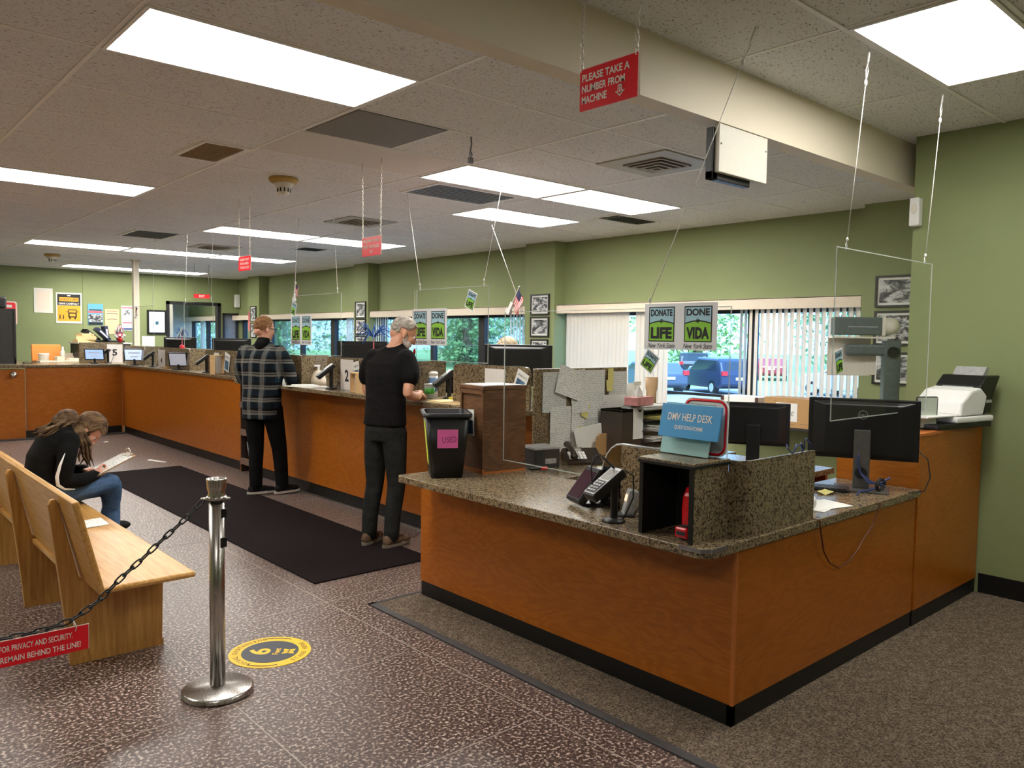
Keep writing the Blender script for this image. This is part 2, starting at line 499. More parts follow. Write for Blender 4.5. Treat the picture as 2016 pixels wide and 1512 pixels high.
def wall(name, boxes, m=M_WALL):
    mb = MB()
    for a, b in boxes: mb.box(a, b)
    return struct(name, mb, m)
wall('wall_right', [((4.78, -8, 0), (4.90, -1.43, H))])
wall('wall_side', [((4.90, -1.55, 0), (XW+.25, -1.43, H))])
wall('wall_left', [((-6.12, -8, 0), (-6, 21.5, H))])
wall('wall_front', [((-6, -8.12, 0), (4.9, -8, H))])
SILL, HEAD = .80, 2.10
pil = [(-.55, .05), (4.70, 5.35), (9.99, 10.54), (15.10, 15.75)]
bx = [((XW, -1.43, 0), (XW+.25, 21.5, SILL)), ((XW, -1.43, HEAD), (XW+.25, 21.5, H))]
for a, b in pil: bx.append(((7.25, a, 0), (XW+.25, b, H)))
bx += [((XW, -1.43, SILL), (XW+.25, -.55, HEAD)), ((XW, 16.75, SILL), (XW+.25, 17.6, HEAD))]
wall('wall_window', bx)
wall('wall_back', [((-6, YB, 0), (5.66, YB+.14, H)), ((5.66, YB, 0), (6.92, YB+.14, 1.15)), ((5.66, YB, 2.47), (6.92, YB+.14, H)),
                   ((6.92, YB, 0), (7.06, YB+.14, H)), ((7.06, YB, 2.25), (XW, YB+.14, H)), ((7.42, YB, 0), (XW, YB+.14, 2.25))])
wall('wall_office', [((3.5, 20.6, 0), (XW+.25, 20.7, H)), ((3.4, YB+.14, 0), (3.5, 20.7, H)), ((6.35, 18.9, 0), (6.45, 20.6, H))], M_OFFWHITE)
struct('baseboard_right', MB().box((4.77, -8, 0), (4.78, -1.96, .14)), M_BLACKBASE)
wb = MB().box((XW-.01, -1.43, 0), (XW, 16.87, .12)); struct('baseboard_window', wb, M_BLACKBASE)
struct('trim_2', MB().box((3.715, YB-.012, 1.2), (3.735, YB, H)), M_WALL)

# windows in the window wall
def window(name, y0, y1, mull, trans=True, x=XW+.10):
    fr = MB(); d = .05
    fr.box((x-d, y0, SILL), (x+d, y0+.05, HEAD)); fr.box((x-d, y1-.05, SILL), (x+d, y1, HEAD))
    fr.box((x-d, y0, SILL), (x+d, y1, SILL+.05)); fr.box((x-d, y0, HEAD-.05), (x+d, y1, HEAD))
    for m, w in mull: fr.box((x-d, m-w/2, SILL), (x+d, m+w/2, HEAD))
    if trans: fr.box((x-.03, y0, .985), (x+.03, y1, 1.02))
    f = struct(name, fr, M_FRAME)
    struct('pane', MB().box((x-.004, y0+.04, SILL+.04), (x+.004, y1-.04, HEAD-.04)), M_GLASS, parent=f)
    struct('window_sill', MB().box((7.36, y0, SILL-.03), (XW+.06, y1, SILL)), M_OFFWHITE, parent=f)
    return f
M_FRAME = pm('dark_bronze_frame', srgb(44, 42, 42), .4, .3)
window('window_1', .05, 4.70, ((1.53, .10), (3.02, .07)))
window('window_2', 5.35, 9.99, ((6.75, .16), (8.2, .08)))
window('window_3', 10.54, 15.10, ((11.92, .17), (13.42, .09)))
window('window_4', 15.75, 16.75, ())
window('window_5', 17.6, 20.5, ((19.3, .1),))
# interior window and door in the back wall
fr = MB()
for a, b in (((5.60, 1.09), (5.68, 2.53)), ((6.90, 1.09), (6.98, 2.53)), ((5.60, 2.45), (6.98, 2.53)), ((5.60, 1.09), (6.98, 1.17))):
    fr.box((a[0], YB-.02, a[1]), (b[0], YB+.16, b[1]))
w6 = struct('window_6', fr, M_FRAME)
struct('pane', MB().box((5.67, YB+.06, 1.16), (6.91, YB+.068, 2.46)), M_ACRYL, parent=w6)
fr = MB().box((7.03, YB-.02, 0), (7.08, YB+.16, 2.27)).box((7.40, YB-.02, 0), (7.45, YB+.16, 2.27)).box((7.03, YB-.02, 2.22), (7.45, YB+.16, 2.27))
d1 = struct('door_1', fr, M_FRAME)
struct('door_leaf', MB().box((7.08, YB+.05, .01), (7.40, YB+.09, 2.22)), pm('slate_door', srgb(128, 134, 146), .5), parent=d1)

# valances and vertical blinds
def blind(y0, y1, label, groups, x=7.37):
    """groups: (ya, yb, turn) runs of slats; turn is how far each slat is turned open."""
    t = thing('vertical_blind', label, 'blind', (x, (y0+y1)/2, 2.15), 0, 'vertical window blinds')
    q = MB(); cy = (y0+y1)/2
    q.box((-.09, y0-cy, -.065), (-.075, y1-cy, .065)); q.box((-.09, y0-cy, .05), (.1, y1-cy, .065))
    q.box((-.09, y0-cy, -.065), (.1, y0-cy+.012, .065)); q.box((-.09, y1-cy-.012, -.065), (.1, y1-cy, .065))
    part('valance', q, M_CREAM, t, .004)
    part('head_rail', MB().box((-.02, y0-cy+.02, .0), (.02, y1-cy-.02, .03)), M_WHITE, t)
    w = .089
    for ya, yb, turn in groups:
        s = MB()
        n = max(1, int(round((yb-ya)/.078)))
        for k in range(n):
            y = ya+(k+.5)*(yb-ya)/n-cy; a = R(turn)+random.uniform(-.05, .05) if turn < 80 else R(turn)
            dx, dy = math.sin(a)*w/2, math.cos(a)*w/2
            cs = []
            for u in (-1, -.5, 0, .5, 1):
                bow = .010*(1-u*u)
                cs.append((dx*u-math.cos(a)*bow, y+dy*u+math.sin(a)*bow))
            m = len(cs)
            s.add([(c[0], c[1], 0) for c in cs]+[(c[0], c[1], -1.29) for c in cs], [(i, i+1, m+i+1, m+i) for i in range(m-1)], 0, True)
        part('slats', s, M_SLAT, t)
    return t
blind(.06, 4.69, 'wide vertical blind on the window with parked cars, partly closed',
      ((.10, 1.48, 33), (1.48, 1.60, 80), (2.66, 3.22, 8), (3.34, 4.55, 6)))
blind(5.36, 9.98, 'vertical blind drawn aside on the window behind the gray-haired man', ((5.4, 5.85, 60), (9.42, 9.9, 40)))
blind(10.55, 15.09, 'vertical blind drawn aside on the window behind the man in plaid', ((10.62, 11.05, 50), (14.7, 15.0, 60)))
blind(15.80, 16.84, 'short vertical blind valance by the gray door in the far corner', ((15.82, 15.95, 80),))
blind(17.65, 20.4, 'vertical blind seen through the black-framed inner window', ((19.0, 19.35, 40), (17.7, 17.9, 60)))

# ------------------------------------------------------------------ ceiling fixtures
def ceiling_light(x0, x1, y0, y1, label, group='fluorescent ceiling panels'):
    cx, cy = (x0+x1)/2, (y0+y1)/2; w, d = (x1-x0)/2-.014, (y1-y0)/2-.014
    t = thing('ceiling_light', label, 'ceiling light', (cx, cy, H), 0, group)
    f = MB(); e = .022
    f.box((-w, -d, -.012), (w, -d+e, 0)).box((-w, d-e, -.012), (w, d, 0)).box((-w, -d+e, -.012), (-w+e, d-e, 0)).box((w-e, -d+e, -.012), (w, d-e, 0))
    part('frame', f, M_TBAR, t, .002)
    part('diffuser', MB().box((-w+e, -d+e, -.006), (w-e, d-e, -.001)), M_LIGHT, t)
def cell(i, j): return (1.524*i, 1.524*(i+1), .762*j, .762*(j+1))
for i, j, lb in ((0, 0, 'largest lit ceiling panel at upper left, nearest the waiting bench'),
                 (0, 6, 'lit ceiling panel cut off by the left edge of the picture'),
                 (2, 2, 'lit ceiling panel beside the large slatted grille'),
                 (3, 2, 'lit ceiling panel touching the one beside the slatted grille, on its window side'),
                 (3, 4, 'lit ceiling panel just beyond the large slatted grille'),
                 (2, 9, 'lit ceiling panel left of the sign about required forms'),
                 (3, 9, 'lit ceiling panel behind the sign about required forms'),
                 (1, 14, 'left end panel of the lit row of three before the far wall'),
                 (2, 14, 'middle panel of the lit row of three before the far wall'),
                 (3, 14, 'right end panel of the lit row of three, behind the farthest red chain sign'),
                 (2, 20, 'farthest lit ceiling panel, left of the power pole'),
                 (3, 20, 'farthest lit ceiling panel, right of the power pole'),
                 (-2, 2, 'unseen ceiling panel added to brighten the seating left of the picture'),  # this and the next two panels are unseen, added for illumination
                 (-2, 8, 'unseen ceiling panel added to brighten the far seating left of the picture'),
                 (-2, 15, 'unseen ceiling panel added to brighten the far left corner of the hall')):
    ceiling_light(*cell(i, j), lb)
ceiling_light(2.505, 3.74, -2.595, -1.985, 'lit ceiling panel at upper right over the help desk')
ceiling_light(4.6, 6.1, 17.9, 18.66, 'unseen ceiling panel added to brighten the office behind the black-framed inner window')  # unseen lamp added so the office is not dark
ceiling_light(-2.43, -1.2, -3.815, -3.205, 'unseen ceiling panel added for fill light over the entrance behind the camera')  # unseen panel added as fill for the hall
ceiling_light(2.505, 3.74, -5.645, -5.035, 'unseen ceiling panel added for fill light near the right wall behind the camera')  # another unseen panel added as fill

def grille(name, x0, x1, y0, y1, label, cat, n, back, slat, along='x', frame=M_TBAR, group='ceiling vents', lip=.03):
    cx, cy = (x0+x1)/2, (y0+y1)/2; w, d = (x1-x0)/2, (y1-y0)/2
    t = thing(name, label, cat, (cx, cy, H), 0, group)
    part('backing', MB().box((-w+.01, -d+.01, -.0035), (w-.01, d-.01, 0)), back, t)
    f = MB(); e = lip
    f.box((-w, -d, -.012), (w, -d+e, 0)).box((-w, d-e, -.012), (w, d, 0)).box((-w, -d+e, -.012), (-w+e, d-e, 0)).box((w-e, -d+e, -.012), (w, d-e, 0))
    part('frame', f, frame, t)
    s = MB()
    for k in range(n):
        u = (k+1)/(n+1)
        if along == 'x': y = -d+e+u*(2*d-2*e); s.box((-w+e, y-.006, -.011), (w-e, y+.006, -.004))
        else: x = -w+e+u*(2*w-2*e); s.box((x-.006, -d+e, -.011), (x+.006, d-e, -.004))
    part('slats', s, slat, t)
    return t
M_VENTBACK = pm('dark_duct', srgb(38, 36, 32), .8)
M_VENTTAN = pm('tan_slats', srgb(150, 124, 80), .6)
grille('ceiling_vent', 1.13, 1.50, 2.33, 3.0, 'small vent with tan louvres below the largest lit panel', 'vent', 14, M_VENTBACK, M_VENTTAN, 'y')
solo('ceiling_panel', 'smooth dark gray square panel set in the ceiling grid', 'ceiling panel', MB().box((-.36, -.36, -.008), (.36, .36, 0)), pm('grey_perforated_panel', srgb(132, 128, 120), .6, 0, .05), (1.915, 1.143, H))
solo('ceiling_tile', 'smooth plain ceiling tile next to the gray square panel', 'ceiling tile', MB().box((-.74, -.37, -.005), (.74, .37, 0)), pm('plain_tile', srgb(226, 224, 218), .8, 0, .03), (2.286, 1.905, H))
grille('ceiling_vent', 3.36, 4.42, 2.36, 3.02, 'large gray slatted grille in front of two lit panels', 'vent', 9, M_VENTBACK, M_SILVER, 'x', lip=.035)
grille('ceiling_vent', 5.95, 6.75, 2.35, 2.75, 'small dark vent right of the lit panels near the window wall', 'vent', 6, M_VENTBACK, M_DARKGREY)
grille('ceiling_vent', 2.36, 3.0, 8.15, 9.1, 'long gray grille above the far left row of lit panels', 'vent', 9, M_VENTBACK, M_GREY)
grille('ceiling_vent', 5.0, 5.5, 8.3, 8.85, 'small dark square vent behind the sign about required forms', 'vent', 5, M_VENTBACK, M_DARKGREY)
def diffuser(cx, cy, s, inner, label):
    t = thing('air_diffuser', label, 'air diffuser', (cx, cy, H), 0, 'square air diffusers')
    part('plate', MB().box((-s, -s, -.012), (s, s, 0)), pm('diffuser_plate', srgb(178, 176, 164), .5, 0, .03), t, .003)
    k = inner; c = MB()
    part('throat', MB().box((-k, -k, -.016), (k, k, -.012)), M_VENTBACK, t)
    for q in range(4):
        a = k*(1-.25*q); b = a-.022; z = -.016-.008*q
        for p, r in (((-a, -a), (a, -b)), ((-a, b), (a, a)), ((-a, -b), (-b, b)), ((b, -b), (a, b))):
            c.box((p[0], p[1], z-.008), (r[0], r[1], z))
    part('louvre_rings', c, pm('tan_louvre', srgb(150, 136, 112), .5), t)
diffuser(4.17, .40, .36, .2, 'square air diffuser nearest the beam, left of the white sign back')
diffuser(4.18, 5.15, .34, .2, 'square air diffuser right behind the chains of the sign about required forms')
diffuser(4.0, 9.55, .34, .2, 'farthest square air diffuser, beside the far red chain sign')
def smoke(x, y, label):
    t = thing('smoke_detector', label, 'smoke detector', (x, y, H), 0, 'smoke detectors')
    part('base', MB().lathe([(.0, 0), (.13, 0), (.14, -.02), (.12, -.045), (.07, -.05)], n=24), pm('yellowed_plastic', srgb(196, 166, 92), .5), t)
    h = MB().lathe([(.09, -.045), (.088, -.06), (.06, -.09), (.052, -.15), (.0, -.155)], n=24)
    part('sensor_head', h, M_OFFWHITE, t)
    v = MB()
    for k in range(10):
        a = 2*math.pi*k/10; v.box((.05, -.006, -.13), (.062, .006, -.095), 0, RZ(a))
    part('vent_slots', v, M_INK, t)
smoke(2.22, 3.25, 'smoke detector with yellowed base near the middle of the ceiling')
smoke(2.34, 13.2, 'far smoke detector at left, in front of the green far wall')
t = thing('motion_sensor', 'white motion sensor at the edge of the right wall', 'sensor', (4.75, -1.46, 2.63))
part('case', MB().box((-.04, -.035, -.1), (.03, .035, .1)), M_WHITE, t, .012)
part('lens', MB().ell((-.042, 0, .02), (.008, .022, .035)), M_OFFWHITE, t)
t = thing('motion_sensor', 'small white motion sensor in the far corner over the gray door', 'sensor', (7.42, 16.8, 2.6))
part('case', MB().box((-.09, -.06, -.17), (.04, .05, .17)), M_WHITE, t, .015)
part('lens', MB().ell((-.09, -.02, .05), (.012, .03, .05)), M_OFFWHITE, t)
t = thing('power_pole', 'cream power pole from counter to ceiling before the far posters', 'pole', (3.80, 13.15, 0))
part('column', MB().box((-.055, -.055, 0), (.055, .055, H-.02)), M_BEAM, t, .006)
part('ceiling_plate', MB().box((-.08, -.08, H-.02), (.08, .08, H)), M_BEAM, t)
part('cover_strip', MB().box((-.012, -.06, .02), (.012, -.055, H-.1)), M_OFFWHITE, t)

# ================================================================== counters
ZL = .84           # help desk top
ZC = 1.172         # service counter top
# carpet under and around the help desk
t = thing('entrance_carpet', 'gray-brown ribbed carpet with rubber edge around the help desk', 'carpet', (1.49, .43, 0))
part('pile', MB().box((0, -.0, 0), (3.28, -8.4, .008)), M_CARPET, t)
e = MB().box((-.05, .03, 0), (0, -8.4, .011)).box((-.05, .0, 0), (.35, .03, .011))
part('rubber_edge', e, M_RUBBER, t, .003)
solo('floor_mat', 'long dark brown floor mat in front of the service counter', 'mat', MB().box((-.5, -2.75, 0), (.5, 2.75, .010)), M_MAT, (1.88, 3.80, 0), 0, None, .004)


# ---- the help desk
t = thing('help_desk_counter', 'low help desk counter with orange wood front and speckled top', 'counter', (1.806, -1.94, 0))
p = MB()
p.box((0, 2.345, .105), (.025, 0, .80)); p.box((0.025, 0, .105), (1.895, .025, .80))
p.box((.0255, 2.32, .105), (.50, 2.343, .80))
part('wood_front', p, M_VENEER, t)
part('corner_trim', MB().box((-.003, -.003, .105), (.012, .012, .80)), M_VENEER_EDGE, t)
b = MB().box((.004, 2.34, .009), (.03, .004, .105)).box((.004, .004, .009), (1.895, .03, .105))
part('black_base', b, M_BLACKBASE, t)
top = MB()
x0, y0 = 1.545-1.806, -1.967+1.94
x1, y1 = 2.31-1.806, .30+1.94
c = .05
poly = [(x0+c, y0), (3.705-1.806, y0), (3.705-1.806, -1.45+1.94), (2.55-1.806, -1.45+1.94), (x1, -1.22+1.94), (x1, y1), (x0+.02, y1), (x0, y1-.02), (x0, y0+c)]
top.prism(poly, ZL-.042, ZL)
part('countertop', top, M_GRAN, t, .004)
part('corner_tape', MB().box((x0-.002, y0+.03, ZL-.017), (x0+.004, y0+.14, ZL+.001)).box((x0+.03, y0-.002, ZL-.017), (x0+.14, y0+.004, ZL+.001)).add([(x0-.002, y0+.04, ZL-.017), (x0-.002, y0+.04, ZL+.001), (x0+.04, y0-.002, ZL+.001), (x0+.04, y0-.002, ZL-.017)], [(0, 1, 2, 3)]), M_STEELTAPE, t)
# tall wood end beside the right wall
t = thing('wood_end_cabinet', 'tall orange wood cabinet end against the green right wall', 'cabinet', (3.708, -1.945, 0))
part('body', MB().box((.012, .0, .105), (1.06, .5, 1.15)), M_VENEER, t, .003)
part('black_base', MB().box((.012, .006, .009), (1.06, .49, .105)), M_BLACKBASE, t)
part('top_board', MB().box((.0, -.004, 1.15), (1.062, .505, 1.166)), M_VENEER_EDGE, t)

# ---- desk behind (staff side of the help desk)
t = thing('staff_desk', 'speckled inner desk with telephone and paper trays behind the help desk', 'desk', (2.36, -.2, 0))
part('desk_top', MB().prism([(0, .0), (.15, -.05), (2.1, -.05), (2.1, .59), (0, .59)], .76, .80), M_GRAN, t, .004)
part('support_panel', MB().box((2.0, .0, .009), (2.05, .55, .76)).box((.05, .5, .009), (2.0, .53, .76)), M_VENEER, t)

# ---- long service counter, segment by the customers
t = thing('service_counter', 'long orange wood service counter where two men stand', 'counter', (2.84, .41, 0))
p = MB().box((0, .03, .125), (.025, 4.83, 1.13))
p.box((.025, .03, .125), (.54, .055, 1.13)); p.box((.025, 4.80, .125), (.5, 4.825, 1.13))
part('wood_front', p, M_VENEER, t)
part('black_base', MB().box((.03, .04, 0), (.06, 4.83, .125)), M_BLACKBASE, t)
part('countertop', MB().prism([(-.29, .03), (-.26, 0), (.55, 0), (.55, 4.85), (-.26, 4.85), (-.29, 4.82)], ZC-.04, ZC), M_GRAN, t, .004)
part('metal_floor_strip', MB().box((-.02, .04, 0), (.0, 4.83, .006)), M_STEEL, t)
# shelf unit for brochures
t = thing('brochure_shelf', 'dark brochure shelf recess in the counter behind the man in plaid', 'shelf', (2.84, 5.30, 0))
part('frame', MB().box((.30, 0, 0), (.32, .45, 1.1)).box((.0, .43, .0), (.3, .45, 1.1)).box((.0, -.01, 0), (.3, .005, 1.1)).box((0, 0, 1.08), (.3, .45, 1.11)), pm('dark_brown_shelf', srgb(58, 40, 30), .5), t)
for z in (.10, .46, .80):
    part('shelf_lip', MB().box((-.02, .005, z), (.02, .43, z+.07)).box((0, .005, z), (.3, .43, z+.02)), pm('grey_brown_lip', srgb(120, 96, 80), .5) if z == .10 else bpy.data.materials['grey_brown_lip'], t)
bro = [('stack of glossy brochures on the lowest shelf of the recess', .125, 2), ('stack of glossy brochures on the middle shelf of the recess', .485, 2)]
M_BRO = pm('printed_brochure', srgb(168, 172, 186), .3, 0, .7, 26)
for lb, z, n in bro:
    k = MB()
    for q in range(4): k.box((.05+.03*q, .12+.02*q, 0), (.058+.03*q, .36, .24), 0, RY(R(-8)))
    solo('brochures', lb, 'brochures', k, M_BRO, (2.87, 5.32, z), 0, 'brochures in the shelf recess')
# far segment
t = thing('service_counter', 'far stretch of orange service counter with stations three to five', 'counter', (2.84, 5.76, 0))
p = MB().box((0, 0, .125), (.025, 4.94, 1.13)).box((0, -.012, .0), (.32, 0, 1.13))
part('wood_front', p, M_VENEER, t)
part('inner_corner_trim', MB().box((-.012, 4.9, .0), (.012, 4.94, 1.13)), M_VENEER_EDGE, t)
part('black_base', MB().box((.03, 0, 0), (.06, 4.94, .125)), M_BLACKBASE, t)
part('countertop', MB().prism([(-.03, .12), (.02, -.08), (.12, -.16), (.75, -.16), (.75, 6.9), (-.03, 6.9)], ZC-.04, ZC), M_GRAN, t, .004)
t = thing('service_counter', 'short orange counter across the far end of the hall', 'counter', (1.42, 10.70, 0))
part('wood_front', MB().box((0, .0, .125), (1.42, .025, 1.13)), M_VENEER, t)
part('black_base', MB().box((0, .03, 0), (1.42, .06, .125)), M_BLACKBASE, t)
part('countertop', MB().box((-.02, -.03, ZC-.04), (1.39, 2.0, ZC)), M_GRAN, t, .004)
t = thing('counter_gate', 'orange wood counter section with round chrome knob at far left', 'counter gate', (-1.6, 10.62, 0))
part('door', MB().box((0, 0, .02), (2.995, .03, 1.115)), M_VENEER, t, .002)
part('knob', MB().lathe([(.0, .0), (.02, .0), (.02, .03), (.045, .045), (.05, .065), (.03, .085), (0, .088)], n=20, M=T(2.83, 0, 1.03) @ RX(R(90))), M_STEEL, t)
part('shelf_top', MB().box((-.2, -.06, 1.13), (2.985, .95, ZC+.005)), M_GRAN, t, .004)
struct('trim_3', MB().box((-1.6, 10.5, 0), (2.84, 10.62, .02)), M_RUBBER)

# ---- granite privacy screens standing on the counter
def screen(y0, y1, label, ret=None, x=2.78, h=.315, d=.3):
    t = thing('privacy_screen', label, 'privacy screen', (x, (y0+y1)/2, ZC), 0, 'speckled privacy screens')
    c = (y0+y1)/2; r = .05; a, b = y0-c, y1-c
    poly = [(a, 0), (b, 0), (b, h-r)]+[(b-r+r*math.cos(R(q)), h-r+r*math.sin(R(q))) for q in (30, 60, 90)]+[(a+r-r*math.cos(R(q)), h-r+r*math.sin(R(q))) for q in (90, 60, 30, 0)]
    part('panel', MB().prism(poly, -.012, .012, 'yz'), M_GRAN, t)
    if ret: part('return_panel', MB().box((.012, ret-c-.012, 0), (.012+d, ret-c+.012, h)), M_GRAN, t)
    return t
screen(.42, 1.33, 'speckled screen with sheets of paper taped on, nearest station', None)
s2 = screen(2.68, 3.42, 'speckled screen carrying the number 2 sheet', 2.69)
screen(1.86, 2.12, 'narrow speckled screen behind the arm of the gray-haired man', 1.87)
screen(3.98, 4.35, 'speckled screen beside the arm of the man in plaid', 3.99)
screen(5.95, 7.30, 'speckled screen left of the man in plaid with a wooden box before it', 7.28, 3.0)
screen(7.90, 9.22, 'speckled screen carrying the number 4 sheet', 7.92, 3.0)
screen(9.98, 11.05, 'speckled screen at the far inner corner near the power pole', 10.0, 3.0)
t = thing('privacy_screen', 'speckled screen carrying the number 5 sheet', 'privacy screen', (2.72, 11.45, ZC), 0, 'speckled privacy screens')
part('panel', MB().box((-.36, -.012, 0), (.36, .012, .36)), M_GRAN, t, .01)
# end panel with the taped papers
t = thing('end_panel', 'speckled end panel of the service counter covered with taped papers', 'panel', (2.79, .395, 0))
part('speckled_board', MB().box((0, -.012, .80), (1.03, .012, ZC+.305)), M_GRAN, t, .003)
part('wood_board', MB().box((.02, -.006, .802), (1.0, .0125, ZC-.05)), M_VENEER, t)

# ================================================================== hanging signs
LF, UP = (0, -1, 0), (0, 0, 1)          # reading direction on planes that face the hall (-X)
def ring_chain(p0, p1, link=.03, r=.0022, w=.011):
    """Chain of oval links from p0 to p1."""
    mb = MB(); p0 = Vector(p0); p1 = Vector(p1); d = p1-p0; n = max(2, int(d.length/(link*.74))); d.normalize()
    a = d.orthogonal().normalized(); b = d.cross(a)
    for k in range(n):
        c = p0.lerp(p1, (k+.5)/n); s = a if k % 2 else b; pts = []
        for q in range(10):
            t = 2*math.pi*q/10; pts.append(c+d*(math.cos(t)*link/2)+s*(math.sin(t)*w/2))
        mb.tube(pts, r, 5, 0, True)
    return mb
def chain_sign(label, c, w, h, lines, tops, bold=.01, arrow=False, rows=None):
    """Red engraved board facing the hall, hung on two chains."""
    t = thing('hanging_sign', label, 'sign', c, 0, 'red chain signs')
    M = frame_m((0, 0, 0), LF, UP)
    part('board', plate(M, w, h, .006, 0, .004), M_RED, t, 0)
    part('board_edge', MB().box((-.004, -w/2-.004, -h/2), (.004, -w/2, h/2)).box((-.004, -w/2, h/2), (.004, w/2, h/2+.003)), M_REDEDGE, t)
    tx = MB()
    for (s, u, v, ww, hh) in lines:
        tx.join(text_mb(s, ww, hh, bold+.012), M @ T(u, v, .0042))
    if arrow:
        u, v = arrow
        for a, b in (((-.008, .0), (-.013, -.002)),): pass
        tx.add([M @ Vector((u+x, v+y, .0042)) for x, y in ((-.010, .018), (.010, .018), (.010, .012), (-.010, .012))], [(0, 1, 2, 3)])
        for sx in (-1, 1):
            tx.add([M @ Vector((u+sx*x, v+y, .0042)) for x, y in ((.010, .018), (.010, -.002), (.006, -.002), (.006, .018))], [(0, 1, 2, 3)])
            tx.add([M @ Vector((u+sx*x, v+y, .0042)) for x, y in ((.006, -.002), (.020, -.002), (.020, -.006), (.006, -.006))], [(0, 1, 2, 3)])
            tx.add([M @ Vector((u+sx*x, v+y, .0042)) for x, y in ((.020, -.003), (.0, -.022), (.0, -.016), (.015, -.003))], [(0, 1, 2, 3)])
        tx.add([M @ Vector((u+x, v+y, .0042)) for x, y in ((-.003, .010), (.003, .010), (.003, -.008), (-.003, -.008))], [(0, 1, 2, 3)])
    part('lettering', tx, M_LETTER, t)
    for k, (yy, top) in enumerate(tops):
        part('chain', ring_chain((0, yy, h/2-.005), (top[0]-c[0], top[1]-c[1], top[2]-c[2])), M_NICKEL, t)
    return t
chain_sign('large red sign on two chains asking to take a number from the machine', (.9, -1.957, 2.566), .262, .142,
           [('PLEASE TAKE A', -.012, .040, .215, .026), ('NUMBER FROM', -.022, .002, .195, .026), ('MACHINE', -.062, -.036, .115, .026)],
           ((.123, (.9, -1.834, H)), (-.123, (.9, -2.08, H))), .014, (.055, -.034))
chain_sign('small red chain sign about required forms, before the middle windows', (2.4, 1.99, 2.452), .30, .158,
           [('REQUIRED FORMS', 0, .045, .25, .026), ('MUST BE FILLED', 0, 0, .25, .026), ('OUT', 0, -.045, .05, .026)],
           ((.14, (2.4, 2.14, H)), (-.14, (2.4, 1.84, H))), .006)
chain_sign('farthest red chain sign, above the man in plaid', (2.4, 4.565, 2.468), .32, .152,
           [('PLEASE WAIT', 0, .042, .24, .026), ('FOR NUMBER', 0, 0, .22, .026), ('TO BE CALLED', 0, -.042, .24, .026)],
           ((.14, (2.4, 4.71, H)), (-.14, (2.4, 4.43, H))), .006)
# EXIT sign at the far end, facing down the hall
t = thing('exit_sign', 'small red EXIT sign hanging near the black-framed far window', 'sign', (5.06, 13.0, 2.50))
M = frame_m((0, 0, 0), (1, 0, 0), UP)
part('board', plate(M, .33, .085, .008, 0, .004), M_RED, t)
part('lettering', MB().join(text_mb('EXIT', .11, .045, .02), M @ T(0, 0, .006)), M_LETTER, t)
for x in (-.15, .15): part('hanger', MB().tube([(x, 0, .04), (x, 0, H-2.5)], .004, 6), M_WIRE_GREY, t)

# white back of the number display under the beam
t = thing('display_board', 'white back of a display board hung under the beam on a black bracket', 'display board', (2.73, -1.30, 2.70))
part('panel', MB().box((-.235, -.03, -.10), (.245, .0, .155)), M_OFFWHITE, t, .004)
part('bracket', MB().box((-.25, .0, -.135), (-.20, .045, .14)).box((-.25, .0, -.135), (.12, .045, -.09)), M_BLACK, t, .004)
part('screw', MB().ell((-.22, -.032, .05), .006, n=8).ell((.225, -.032, .08), .006, n=8), M_STEEL, t)

# ------------------------------------------------------------------ clear shields
def shield(label, p, q, z0, z1, cords, edge_top=True, hooks=True, dark=False):
    """Clear sheet standing between floor-plan points p and q."""
    p = Vector((p[0], p[1], 0)); q = Vector((q[0], q[1], 0)); c = (p+q)/2; d = (q-p).normalized(); w = (q-p).length; n = Vector((-d.y, d.x, 0))
    t = thing('clear_shield', label, 'clear shield', (c.x, c.y, z0), math.atan2(d.y, d.x), 'hanging clear shields')
    h = z1-z0
    part('sheet', MB().quad((-w/2, 0, 0), (w/2, 0, 0), (w/2, 0, h), (-w/2, 0, h)), M_ACRYL, t)
    e = .005
    part('polished_edge', MB().box((-w/2-e/2, -e/2, 0), (-w/2+e/2, e/2, h)).box((w/2-e/2, -e/2, 0), (w/2+e/2, e/2, h)).box((-w/2, -e/2, h-e/2), (w/2, e/2, h+e/2)).box((-w/2, -e/2, -e/2), (w/2, e/2, e/2)), M_ACRYL_EDGE, t)
    inv = Matrix.Rotation(-math.atan2(d.y, d.x), 4, 'Z') @ T(-c.x, -c.y, -z0)
    for u, top in cords:
        a = Vector((u*w-w/2, 0, h-.02)); b = inv @ Vector(top); r = (b-a).normalized()
        o = part('cord', MB().tube([a+Vector((0, 0, .05)), b-r*.16], .0023, 6), M_WIRE, t)
        k = MB().tube([a+Vector((0, .003, .06)), a+Vector((.008, .003, .035)), a+Vector((0, .003, .012)), a+Vector((-.008, .003, .035))], .0022, 6, 0, True)
        k.ell(a+Vector((0, 0, .065)), (.007, .007, .012), n=8)
        part('cord_clip', k, M_WHITE, t); k = MB()
        k.ell(b-r*.16, (.010, .008, .018), n=10)
        k.tube([b-r*.15, b-r*.10+Vector((.012, 0, 0)), b-r*.06, b-r*.10-Vector((.012, 0, 0)), b-r*.15], .003, 6)
        k.tube([b-r*.06, b-r*.02, b], .006, 6)
        part('ceiling_hook', k, M_WHITE, t)
    return t
shield('clear hanging shield at the right end of the help desk, below the corner ceiling panel', (2.69, -1.90), (3.90, -1.90), 1.30, 2.175,
       ((.09, (2.86, -1.948, H-.006)), (.915, (3.824, -1.948, H-.006))))
shield('clear hanging shield across the front of the help desk with DONATE LIFE posters', (2.12, -.045), (2.12, -1.675), .925, 1.86,
       ((.09, (5.44, 4.04, H-.006)), (.70, (2.185, -1.72, H-.006))))
shield('clear hanging shield right of the gray-haired man with DONATE LIFE posters', (2.80, 1.90), (2.80, .93), 1.50, 2.105,
       ((.05, (3.5, 3.085, H-.006)), (.94, (3.58, 1.67, H-.006))))
